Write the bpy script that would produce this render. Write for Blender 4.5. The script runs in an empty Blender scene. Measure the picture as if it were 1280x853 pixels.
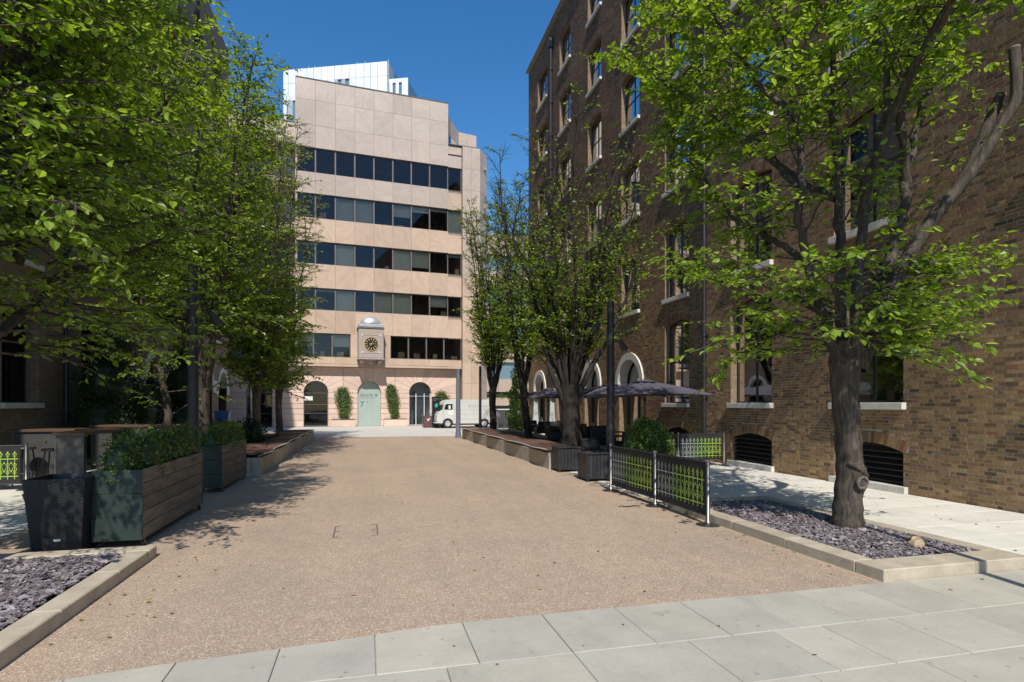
import bpy, math, random
import numpy as np
from mathutils import Vector

random.seed(7)
RNG = np.random.default_rng(11)
SC = bpy.context.scene
COL = SC.collection
R = math.radians

# ------------------------------------------------------------------ camera, sky, sun, exposure
CAM_H = 1.7
cam_d = bpy.data.cameras.new('camera'); cam = bpy.data.objects.new('camera', cam_d); COL.objects.link(cam)
cam.location = (0, 0, CAM_H); cam.rotation_euler = (R(90), 0, R(-14.11))
cam_d.sensor_width = 36; cam_d.lens = 724 / 1280 * 36; cam_d.shift_y = (505 - 426.5) / 1280
cam_d.clip_start = 0.05; cam_d.clip_end = 3000
SC.camera = cam
SUN_EL = R(47); SUN_DIR = Vector((0.15 * math.cos(SUN_EL), 0.9887 * math.cos(SUN_EL), -math.sin(SUN_EL)))
world = bpy.data.worlds.new('World'); SC.world = world; world.use_nodes = True
wn = world.node_tree; wn.nodes.clear()
sky = wn.nodes.new('ShaderNodeTexSky'); sky.sky_type = 'NISHITA'; sky.sun_disc = False
sky.sun_elevation = SUN_EL; sky.sun_rotation = math.atan2(-0.15, -0.9887)
sky.air_density = 1.0; sky.dust_density = 0.3; sky.ozone_density = 3.0; sky.altitude = 100
bgn = wn.nodes.new('ShaderNodeBackground'); bgn.inputs[1].default_value = 0.115
won = wn.nodes.new('ShaderNodeOutputWorld')
hsv = wn.nodes.new('ShaderNodeHueSaturation'); hsv.inputs['Saturation'].default_value = 1.3
wn.links.new(sky.outputs[0], hsv.inputs['Color']); wn.links.new(hsv.outputs[0], bgn.inputs[0]); wn.links.new(bgn.outputs[0], won.inputs[0])
sun_d = bpy.data.lights.new('sun', 'SUN'); sun_d.energy = 3.6; sun_d.angle = R(0.53); sun_d.color = (1, 0.95, 0.87)
sun = bpy.data.objects.new('sun', sun_d); COL.objects.link(sun); sun.location = (-20, -60, 60)
sun.rotation_euler = SUN_DIR.to_track_quat('-Z', 'Y').to_euler()
SC.view_settings.view_transform = 'Standard'; SC.view_settings.look = 'None'
SC.view_settings.gamma = 1; SC.view_settings.exposure = 0.5

# ------------------------------------------------------------------ materials
MATS = {}
def new_mat(name):
    m = bpy.data.materials.new(name); m.use_nodes = True; nt = m.node_tree; nt.nodes.clear()
    o = nt.nodes.new('ShaderNodeOutputMaterial'); b = nt.nodes.new('ShaderNodeBsdfPrincipled')
    nt.links.new(b.outputs[0], o.inputs[0]); MATS[name] = m
    return m, nt, b, o
def nd(nt, t, **kw):
    n = nt.nodes.new(t)
    for k, v in kw.items(): setattr(n, k, v)
    return n
def ramp(nt, fac, stops, interp='LINEAR'):
    r = nd(nt, 'ShaderNodeValToRGB'); r.color_ramp.interpolation = interp
    e = r.color_ramp.elements
    while len(e) < len(stops): e.new(0.5)
    for i, (p, c) in enumerate(stops):
        e[i].position = p; e[i].color = (c[0], c[1], c[2], 1)
    nt.links.new(fac, r.inputs[0]); return r.outputs[0]
def mixc(nt, fac, a, b, mode='MIX'):
    m = nd(nt, 'ShaderNodeMix', data_type='RGBA', blend_type=mode)
    for s, v in ((m.inputs[0], fac), (m.inputs[6], a), (m.inputs[7], b)):
        if isinstance(v, (int, float)): s.default_value = v
        elif isinstance(v, tuple): s.default_value = (v[0], v[1], v[2], 1)
        else: nt.links.new(v, s)
    return m.outputs[2]
def noise(nt, scale, detail=4, rough=0.6, vec=None, dist=0):
    n = nd(nt, 'ShaderNodeTexNoise'); n.inputs['Scale'].default_value = scale
    n.inputs['Detail'].default_value = detail; n.inputs['Roughness'].default_value = rough
    n.inputs['Distortion'].default_value = dist
    if vec is not None: nt.links.new(vec, n.inputs['Vector'])
    return n.outputs['Fac']
def coords(nt, scale=None, which='Object', rand=None):
    tc = nd(nt, 'ShaderNodeTexCoord'); v = tc.outputs[which]
    if rand is not None:
        oi = nd(nt, 'ShaderNodeObjectInfo'); ml = nd(nt, 'ShaderNodeMath', operation='MULTIPLY'); ml.inputs[1].default_value = rand
        nt.links.new(oi.outputs['Random'], ml.inputs[0])
        ad = nd(nt, 'ShaderNodeVectorMath', operation='ADD'); nt.links.new(v, ad.inputs[0]); nt.links.new(ml.outputs[0], ad.inputs[1]); v = ad.outputs[0]
    if scale:
        mp = nd(nt, 'ShaderNodeMapping'); mp.inputs['Scale'].default_value = scale; nt.links.new(v, mp.inputs[0]); v = mp.outputs[0]
    return v
def bump(nt, b, h, strength=0.3, dist=0.02):
    n = nd(nt, 'ShaderNodeBump'); n.inputs['Strength'].default_value = strength; n.inputs['Distance'].default_value = dist
    nt.links.new(h, n.inputs['Height']); nt.links.new(n.outputs[0], b.inputs['Normal'])
def pm(name, c1, c2=None, scale=6, rough=0.6, bmp=0.0, metal=0.0, spec=0.5, stretch=None, which='Object', bdist=0.01, rand=None, objvar=0.0, detail=5):
    m, nt, b, o = new_mat(name)
    b.inputs['Roughness'].default_value = rough; b.inputs['Metallic'].default_value = metal
    b.inputs['Specular IOR Level'].default_value = spec
    if c2 is None: c2 = tuple(v * 0.8 for v in c1)
    v = coords(nt, stretch, which, rand)
    n = noise(nt, scale, detail, 0.62, v)
    c = ramp(nt, n, [(0.32, c2), (0.68, c1)])
    if objvar:
        oi = nd(nt, 'ShaderNodeObjectInfo')
        f = ramp(nt, oi.outputs['Random'], [(0, (1 - objvar,) * 3), (1, (1 + objvar,) * 3)])
        c = mixc(nt, 1.0, c, f, 'MULTIPLY')
    nt.links.new(c, b.inputs['Base Color'])
    if bmp: bump(nt, b, noise(nt, scale * 4, 6, 0.65, v), bmp, bdist)
    return m

def mat_resin():
    m, nt, b, o = new_mat('resin_gravel'); v = coords(nt)
    vo = nd(nt, 'ShaderNodeTexVoronoi'); vo.inputs['Scale'].default_value = 120; nt.links.new(v, vo.inputs['Vector'])
    sp = nd(nt, 'ShaderNodeSeparateColor'); nt.links.new(vo.outputs['Color'], sp.inputs[0])
    st = ramp(nt, sp.outputs[0], [(0.0, (0.31, 0.225, 0.16)), (0.25, (0.385, 0.285, 0.205)), (0.6, (0.44, 0.345, 0.26)), (0.85, (0.51, 0.415, 0.325)), (0.96, (0.70, 0.63, 0.54))], 'CONSTANT')
    big = ramp(nt, noise(nt, 0.55, 5, 0.6, v), [(0.3, (0.91, 0.89, 0.88)), (0.7, (1.09, 1.04, 0.99))])
    mid = ramp(nt, noise(nt, 5, 6, 0.7, v), [(0.3, (0.9, 0.9, 0.9)), (0.7, (1.07, 1.06, 1.05))])
    ve = nd(nt, 'ShaderNodeMapping'); ve.inputs['Scale'].default_value = (1.6, 0.13, 1); nt.links.new(v, ve.inputs[0])
    wear = ramp(nt, noise(nt, 1.0, 4, 0.6, ve.outputs[0], 0.6), [(0.42, (1.02, 1.02, 1.02)), (0.66, (0.92, 0.94, 0.95))])
    c = mixc(nt, 1.0, mixc(nt, 1.0, mixc(nt, 1.0, st, big, 'MULTIPLY'), mid, 'MULTIPLY'), wear, 'MULTIPLY')
    nt.links.new(c, b.inputs['Base Color']); b.inputs['Roughness'].default_value = 0.75
    bump(nt, b, vo.outputs['Distance'], 0.5, 0.006)
def mat_paving(name, c1, c2, stain):
    m, nt, b, o = new_mat(name); v = coords(nt, None, 'Object', 30)
    oi = nd(nt, 'ShaderNodeObjectInfo')
    base = ramp(nt, oi.outputs['Random'], [(0, c1), (0.35, c2), (0.7, tuple((p + q) / 2 for p, q in zip(c1, c2))), (1, c1)])
    n1 = ramp(nt, noise(nt, 1.6, 6, 0.65, v), [(0.3, stain), (0.65, (1.05, 1.05, 1.05))])
    n2 = ramp(nt, noise(nt, 38, 4, 0.7, v), [(0.3, (0.93, 0.93, 0.93)), (0.7, (1.05, 1.05, 1.05))])
    n3 = ramp(nt, noise(nt, 7, 3, 0.5, v, 0.4), [(0.66, (1, 1, 1)), (0.76, (0.86, 0.85, 0.83))])
    c = mixc(nt, 1.0, mixc(nt, 1.0, mixc(nt, 1.0, base, n1, 'MULTIPLY'), n2, 'MULTIPLY'), n3, 'MULTIPLY')
    nt.links.new(c, b.inputs['Base Color']); b.inputs['Roughness'].default_value = 0.72
    vg = nd(nt, 'ShaderNodeTexVoronoi'); vg.inputs['Scale'].default_value = 5.5; nt.links.new(v, vg.inputs['Vector'])
    gum = ramp(nt, vg.outputs['Distance'], [(0.07, (0.74, 0.74, 0.74)), (0.10, (1, 1, 1))])
    c = mixc(nt, 1.0, c, gum, 'MULTIPLY'); nt.links.new(c, b.inputs['Base Color'])
    bump(nt, b, noise(nt, 20, 6, 0.6, v), 0.12, 0.004)
BRICK_STOPS = [(0.0, (0.075, 0.058, 0.045)), (0.07, (0.115, 0.074, 0.045)), (0.3, (0.175, 0.112, 0.062)), (0.55, (0.235, 0.155, 0.082)), (0.76, (0.21, 0.125, 0.075)), (0.87, (0.29, 0.20, 0.105)), (0.93, (0.13, 0.10, 0.085)), (0.975, (0.19, 0.085, 0.055)), (1.0, (0.06, 0.05, 0.045))]
def mat_brick(name, src, light=1.0):
    m, nt, b, o = new_mat(name)
    if src == 'island': r = nd(nt, 'ShaderNodeNewGeometry').outputs['Random Per Island']
    else: r = nd(nt, 'ShaderNodeObjectInfo').outputs['Random']
    c = ramp(nt, r, [(p, tuple(min(1, q * light) for q in k)) for p, k in BRICK_STOPS])
    geo = nd(nt, 'ShaderNodeNewGeometry')
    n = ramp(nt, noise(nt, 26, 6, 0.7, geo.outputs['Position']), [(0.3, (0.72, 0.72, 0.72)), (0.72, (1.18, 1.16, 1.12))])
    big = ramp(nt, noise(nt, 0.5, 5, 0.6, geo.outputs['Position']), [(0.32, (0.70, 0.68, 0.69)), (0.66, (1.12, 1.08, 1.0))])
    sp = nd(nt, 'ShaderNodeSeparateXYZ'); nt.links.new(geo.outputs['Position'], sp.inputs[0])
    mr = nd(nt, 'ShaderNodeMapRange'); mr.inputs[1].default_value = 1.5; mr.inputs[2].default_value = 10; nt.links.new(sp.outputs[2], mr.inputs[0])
    soot_and_sun = mixc(nt, mr.outputs[0], (1.52, 1.54, 1.50), (0.84, 0.78, 0.77))      # sooty weathered brick of the upper storeys; low bricks brightened as if sunlit
    c = mixc(nt, 1.0, mixc(nt, 1.0, mixc(nt, 1.0, c, n, 'MULTIPLY'), big, 'MULTIPLY'), soot_and_sun, 'MULTIPLY')
    nt.links.new(c, b.inputs['Base Color']); b.inputs['Roughness'].default_value = 0.88; b.inputs['Specular IOR Level'].default_value = 0.25
    bump(nt, b, noise(nt, 60, 5, 0.7, geo.outputs['Position']), 0.5, 0.006)
def mat_brick_tex(name, c1, c2, mortar, axes):
    m, nt, b, o = new_mat(name); geo = nd(nt, 'ShaderNodeNewGeometry')
    sp = nd(nt, 'ShaderNodeSeparateXYZ'); nt.links.new(geo.outputs['Position'], sp.inputs[0])
    cb = nd(nt, 'ShaderNodeCombineXYZ'); ad = nd(nt, 'ShaderNodeMath', operation='ADD')
    nt.links.new(sp.outputs[0], ad.inputs[0]); nt.links.new(sp.outputs[1], ad.inputs[1])
    nt.links.new(ad.outputs[0], cb.inputs[0]); nt.links.new(sp.outputs[2], cb.inputs[1])
    br = nd(nt, 'ShaderNodeTexBrick'); br.inputs['Scale'].default_value = 1; br.inputs['Brick Width'].default_value = 0.225
    br.inputs['Row Height'].default_value = 0.075; br.inputs['Mortar Size'].default_value = 0.006
    br.inputs['Color1'].default_value = (*c1, 1); br.inputs['Color2'].default_value = (*c2, 1); br.inputs['Mortar'].default_value = (*mortar, 1)
    nt.links.new(cb.outputs[0], br.inputs['Vector'])
    n = ramp(nt, noise(nt, 9, 6, 0.7, geo.outputs['Position']), [(0.3, (0.7, 0.7, 0.7)), (0.7, (1.15, 1.15, 1.15))])
    nt.links.new(mixc(nt, 1.0, br.outputs[0], n, 'MULTIPLY'), b.inputs['Base Color']); b.inputs['Roughness'].default_value = 0.9
    bump(nt, b, br.outputs['Fac'], -0.4, 0.006)
def mat_stone(name, c1, c2, vein, sc=1.0):
    m, nt, b, o = new_mat(name); v = coords(nt, None, 'Object', 40)
    oi = nd(nt, 'ShaderNodeObjectInfo')
    mp = nd(nt, 'ShaderNodeVectorRotate', rotation_type='Y_AXIS'); nt.links.new(v, mp.inputs[0])
    mm = nd(nt, 'ShaderNodeMath', operation='MULTIPLY'); mm.inputs[1].default_value = 6.3; nt.links.new(oi.outputs['Random'], mm.inputs[0]); nt.links.new(mm.outputs[0], mp.inputs['Angle'])
    sc2 = nd(nt, 'ShaderNodeMapping'); sc2.inputs['Scale'].default_value = (1.8 * sc, 1, 0.5 * sc); nt.links.new(mp.outputs[0], sc2.inputs[0])
    n = noise(nt, 1.1, 7, 0.62, sc2.outputs[0], 1.6)
    c = ramp(nt, n, [(0.30, c2), (0.48, c1), (0.56, vein), (0.62, c1), (0.78, c2)])
    geo_ = nd(nt, 'ShaderNodeNewGeometry'); big = ramp(nt, noise(nt, 0.35, 5, 0.6, geo_.outputs['Position'], 0.8), [(0.35, (0.92, 0.9, 0.89)), (0.65, (1.05, 1.03, 1.02))]); c = mixc(nt, 1.0, c, big, 'MULTIPLY')
    ov = ramp(nt, oi.outputs['Random'], [(0, (0.9, 0.89, 0.88)), (0.5, (1.02, 1.0, 0.99)), (1, (1.06, 1.03, 1.0))])
    c = mixc(nt, 1.0, c, ov, 'MULTIPLY')
    nt.links.new(c, b.inputs['Base Color']); b.inputs['Roughness'].default_value = 0.6
def mat_glass(name, tint, gloss=1.0, refl=(1, 1, 1)):
    m, nt, b, o = new_mat(name); nt.nodes.remove(b)
    t = nd(nt, 'ShaderNodeBsdfTransparent'); t.inputs[0].default_value = (*tint, 1)
    g = nd(nt, 'ShaderNodeBsdfGlossy'); g.inputs['Roughness'].default_value = 0.03; g.inputs[0].default_value = (*refl, 1)
    geo = nd(nt, 'ShaderNodeNewGeometry')
    n = noise(nt, 1.3, 2, 0.5, geo.outputs['Position']); bn = nd(nt, 'ShaderNodeBump'); bn.inputs['Strength'].default_value = 0.06; bn.inputs['Distance'].default_value = 0.02
    nt.links.new(n, bn.inputs['Height']); nt.links.new(bn.outputs[0], g.inputs['Normal'])
    fr = nd(nt, 'ShaderNodeFresnel'); fr.inputs[0].default_value = 1.55
    ml = nd(nt, 'ShaderNodeMath', operation='MULTIPLY', use_clamp=True); ml.inputs[1].default_value = gloss; nt.links.new(fr.outputs[0], ml.inputs[0])
    mx = nd(nt, 'ShaderNodeMixShader'); nt.links.new(ml.outputs[0], mx.inputs[0]); nt.links.new(t.outputs[0], mx.inputs[1]); nt.links.new(g.outputs[0], mx.inputs[2])
    nt.links.new(mx.outputs[0], o.inputs[0])
def mat_leaf(name, dark, mid, bright, trans=0.35, rough=0.45):
    m, nt, b, o = new_mat(name); geo = nd(nt, 'ShaderNodeNewGeometry')
    c = ramp(nt, geo.outputs['Random Per Island'], [(0, dark), (0.5, mid), (1, bright)])
    nt.links.new(c, b.inputs['Base Color']); b.inputs['Roughness'].default_value = rough; b.inputs['Specular IOR Level'].default_value = 0.4
    tr = nd(nt, 'ShaderNodeBsdfTranslucent')
    hs = nd(nt, 'ShaderNodeHueSaturation'); hs.inputs['Hue'].default_value = 0.478; hs.inputs['Saturation'].default_value = 1.1; hs.inputs['Value'].default_value = 2.0
    nt.links.new(c, hs.inputs['Color']); nt.links.new(hs.outputs[0], tr.inputs[0])
    mx = nd(nt, 'ShaderNodeMixShader'); mx.inputs[0].default_value = trans
    nt.links.new(b.outputs[0], mx.inputs[1]); nt.links.new(tr.outputs[0], mx.inputs[2]); nt.links.new(mx.outputs[0], o.inputs[0])
def mat_bark(name, c1, c2):
    m, nt, b, o = new_mat(name); geo = nd(nt, 'ShaderNodeNewGeometry')
    mp = nd(nt, 'ShaderNodeMapping'); mp.inputs['Scale'].default_value = (26, 26, 3.2); nt.links.new(geo.outputs['Position'], mp.inputs[0])
    n = noise(nt, 1.0, 7, 0.62, mp.outputs[0], 0.8)
    c = ramp(nt, n, [(0.3, c2), (0.52, c1), (0.66, tuple(min(1, v * 1.7) for v in c1))])
    sp = ramp(nt, noise(nt, 5, 4, 0.6, geo.outputs['Position']), [(0.35, (0.75, 0.75, 0.75)), (0.65, (1.15, 1.15, 1.1))])
    nt.links.new(mixc(nt, 1.0, c, sp, 'MULTIPLY'), b.inputs['Base Color']); b.inputs['Roughness'].default_value = 0.85
    bump(nt, b, n, 0.6, 0.02)
def mat_print():
    m, nt, b, o = new_mat('railing_print'); tc = nd(nt, 'ShaderNodeTexCoord'); sp = nd(nt, 'ShaderNodeSeparateXYZ'); nt.links.new(tc.outputs['Generated'], sp.inputs[0])
    nt.links.new(ramp(nt, sp.outputs[0], [(0.05, (0.30, 0.31, 0.34)), (0.3, (0.27, 0.30, 0.22)), (0.5, (0.22, 0.42, 0.06)), (0.85, (0.34, 0.47, 0.06)), (1, (0.36, 0.45, 0.05))]), b.inputs['Base Color'])
    b.inputs['Roughness'].default_value = 0.6
def mat_chips():
    m, nt, b, o = new_mat('slate_chip'); geo = nd(nt, 'ShaderNodeNewGeometry')
    c = ramp(nt, geo.outputs['Random Per Island'], [(0, (0.090, 0.070, 0.074)), (0.4, (0.175, 0.138, 0.145)), (0.8, (0.26, 0.22, 0.225)), (1, (0.37, 0.335, 0.335))])
    nt.links.new(c, b.inputs['Base Color']); b.inputs['Roughness'].default_value = 0.7
def emis(name, c, s):
    m, nt, b, o = new_mat(name); b.inputs['Base Color'].default_value = (*c, 1); b.inputs['Emission Color'].default_value = (*c, 1); b.inputs['Emission Strength'].default_value = s

mat_resin(); mat_paving('slab_front', (0.42, 0.39, 0.325), (0.475, 0.43, 0.345), (0.82, 0.83, 0.83))
mat_paving('slab_side', (0.66, 0.63, 0.56), (0.71, 0.67, 0.585), (0.88, 0.87, 0.85))
pm('joint', (0.46, 0.44, 0.39), (0.27, 0.25, 0.21), 12, 0.9)
pm('far_paving', (0.58, 0.555, 0.50), (0.51, 0.49, 0.44), 0.8, 0.8)
pm('asphalt_ground', (0.11, 0.105, 0.10), (0.07, 0.07, 0.068), 3, 0.9)
pm('kerb_stone', (0.47, 0.40, 0.30), (0.35, 0.295, 0.215), 5, 0.8, 0.3, rand=20, objvar=0.07)
pm('concrete', (0.42, 0.375, 0.30), (0.30, 0.265, 0.21), 4, 0.8, 0.25, rand=20, objvar=0.06)
pm('soil', (0.06, 0.045, 0.035), (0.03, 0.022, 0.018), 14, 0.95, 0.8, bdist=0.03)
mat_chips()
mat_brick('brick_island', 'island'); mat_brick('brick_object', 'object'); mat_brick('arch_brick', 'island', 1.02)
pm('mortar', (0.46, 0.40, 0.30), (0.27, 0.23, 0.17), 5, 0.95)
mat_brick_tex('brick_reveal', (0.26, 0.17, 0.10), (0.20, 0.13, 0.075), (0.25, 0.20, 0.14), 'x')
mat_brick_tex('brick_shade', (0.25, 0.165, 0.11), (0.18, 0.12, 0.08), (0.24, 0.19, 0.15), 'y')
pm('white_stone', (0.66, 0.64, 0.58), (0.53, 0.51, 0.45), 6, 0.65, 0.1, rand=9)
pm('stucco', (0.60, 0.585, 0.55), (0.50, 0.485, 0.45), 3, 0.7, 0.1)
pm('lead', (0.10, 0.10, 0.105), (0.07, 0.07, 0.075), 5, 0.6)
pm('dark_frame', (0.020, 0.020, 0.023), (0.014, 0.014, 0.016), 6, 0.4)
pm('bronze_frame', (0.17, 0.145, 0.13), (0.12, 0.10, 0.09), 6, 0.45)
pm('iron_pipe', (0.022, 0.024, 0.030), (0.015, 0.016, 0.020), 6, 0.45)
pm('interior', (0.16, 0.15, 0.14), (0.11, 0.105, 0.10), 2, 0.9)
pm('louvre', (0.030, 0.027, 0.025), (0.018, 0.016, 0.015), 6, 0.6)
pm('blind', (0.5, 0.51, 0.42), (0.44, 0.45, 0.37), 2, 0.8, objvar=0.2)
pm('shelf_clutter', (0.5, 0.38, 0.26), (0.22, 0.16, 0.10), 3, 0.8, objvar=0.3)
mat_glass('glass', (0.86, 0.88, 0.88), 0.9); mat_glass('glass_dark', (0.32, 0.35, 0.37), 0.8); mat_glass('glass_brick', (0.33, 0.36, 0.40), 0.65)
pm('frosted', (0.36, 0.43, 0.395), (0.32, 0.39, 0.355), 1.2, 0.25)
pm('pale_glass', (0.50, 0.55, 0.54), (0.43, 0.48, 0.47), 1.2, 0.2)
mat_stone('pink_stone', (0.505, 0.385, 0.29), (0.48, 0.36, 0.27), (0.545, 0.425, 0.33))
mat_stone('pale_stone', (0.43, 0.36, 0.30), (0.41, 0.342, 0.284), (0.465, 0.395, 0.332))
mat_stone('rusticated', (0.64, 0.49, 0.41), (0.60, 0.455, 0.38), (0.67, 0.525, 0.445), 0.5)
pm('stone_joint', (0.31, 0.25, 0.20), (0.25, 0.20, 0.16), 3, 0.9)
pm('wing_stone', (0.45, 0.35, 0.265), (0.39, 0.30, 0.23), 0.6, 0.7)
pm('white_cladding', (0.74, 0.77, 0.80), (0.68, 0.71, 0.75), 0.4, 0.4, objvar=0.07)
pm('tower_glass', (0.16, 0.25, 0.30), (0.10, 0.17, 0.21), 0.3, 0.1)
pm('tower_grey', (0.38, 0.42, 0.47), (0.30, 0.34, 0.39), 0.4, 0.4)
pm('dome_metal', (0.60, 0.61, 0.62), (0.50, 0.51, 0.52), 3, 0.38, 0.05, metal=0.55)
pm('clock_case', (0.40, 0.335, 0.30), (0.35, 0.29, 0.26), 3, 0.5); pm('clock_black', (0.012, 0.012, 0.014), None, 3, 0.4)
pm('gold', (0.75, 0.55, 0.20), (0.62, 0.44, 0.14), 5, 0.35, metal=0.5)
pm('slat_wood', (0.135, 0.068, 0.045), (0.075, 0.036, 0.024), 5, 0.55, 0.3, stretch=(1, 9, 9), rand=30, objvar=0.25)
pm('plank_wood', (0.185, 0.155, 0.118), (0.075, 0.062, 0.047), 3, 0.75, 0.4, stretch=(9, 0.7, 5), rand=30, objvar=0.22)
pm('green_paint', (0.022, 0.038, 0.031), (0.013, 0.024, 0.019), 5, 0.5, 0.15)
pm('black_wood', (0.028, 0.029, 0.032), (0.015, 0.015, 0.017), 8, 0.5, 0.15, objvar=0.25)
pm('rattan', (0.022, 0.022, 0.024), (0.010, 0.010, 0.011), 20, 0.42)
pm('dark_metal', (0.025, 0.025, 0.028), (0.016, 0.016, 0.018), 6, 0.42)
pm('pole_paint', (0.024, 0.026, 0.032), (0.012, 0.013, 0.016), 9, 0.5, 0.1)
pm('grey_pole', (0.15, 0.165, 0.20), (0.12, 0.135, 0.165), 4, 0.45)
pm('steel', (0.36, 0.335, 0.305), (0.28, 0.26, 0.235), 12, 0.4, metal=1.0)
pm('canvas_black', (0.018, 0.018, 0.019), (0.012, 0.012, 0.013), 9, 0.8); mat_print()
pm('canopy_fabric', (0.085, 0.076, 0.102), (0.068, 0.061, 0.083), 4, 0.85, 0.1)
pm('table_wood', (0.11, 0.065, 0.042), (0.065, 0.037, 0.024), 4, 0.5, stretch=(1, 8, 8))
pm('panel_grey', (0.06, 0.058, 0.057), (0.045, 0.043, 0.042), 4, 0.5)
pm('terracotta', (0.24, 0.13, 0.08), (0.16, 0.085, 0.05), 6, 0.8)
pm('rock', (0.48, 0.36, 0.22), (0.34, 0.25, 0.15), 7, 0.85, 0.6)
pm('van_paint', (0.56, 0.56, 0.53), (0.52, 0.52, 0.49), 1.5, 0.4); pm('tyre', (0.02, 0.02, 0.02), None, 9, 0.85); pm('van_mark', (0.22, 0.22, 0.21), None, 4, 0.5); pm('hub', (0.5, 0.5, 0.49), None, 4, 0.4)
pm('maroon', (0.13, 0.055, 0.06), (0.10, 0.04, 0.045), 5, 0.6); pm('blue_plastic', (0.02, 0.13, 0.42), None, 4, 0.4)
pm('teal_print', (0.02, 0.42, 0.34), None, 4, 0.5); pm('seven_print', (0.02, 0.16, 0.23), None, 4, 0.5); pm('grey_print', (0.13, 0.16, 0.17), None, 4, 0.5)
pm('white_print', (0.75, 0.75, 0.73), None, 4, 0.6); pm('cut_wood', (0.62, 0.50, 0.33), (0.50, 0.38, 0.24), 14, 0.8)
pm('cast_iron', (0.16, 0.13, 0.11), None, 6, 0.7)
mat_leaf('leaf_spring', (0.075, 0.14, 0.014), (0.15, 0.25, 0.024), (0.27, 0.39, 0.065), 0.5, 0.36)
mat_leaf('leaf_hedge', (0.030, 0.065, 0.012), (0.065, 0.13, 0.018), (0.19, 0.27, 0.05), 0.25)
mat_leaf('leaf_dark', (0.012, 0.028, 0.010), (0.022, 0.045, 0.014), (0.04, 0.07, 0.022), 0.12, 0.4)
mat_leaf('leaf_climber', (0.05, 0.10, 0.02), (0.11, 0.17, 0.035), (0.22, 0.27, 0.075), 0.25)
mat_leaf('dry_leaf', (0.16, 0.10, 0.04), (0.30, 0.22, 0.08), (0.35, 0.36, 0.10), 0.2)
mat_bark('bark', (0.066, 0.050, 0.038), (0.020, 0.015, 0.011)); mat_bark('bark_shaded', (0.024, 0.018, 0.014), (0.009, 0.007, 0.005)); mat_bark('bark_light', (0.12, 0.098, 0.078), (0.05, 0.04, 0.032))  # darker bark copy for the right trees holds crown shade in its colour

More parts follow.
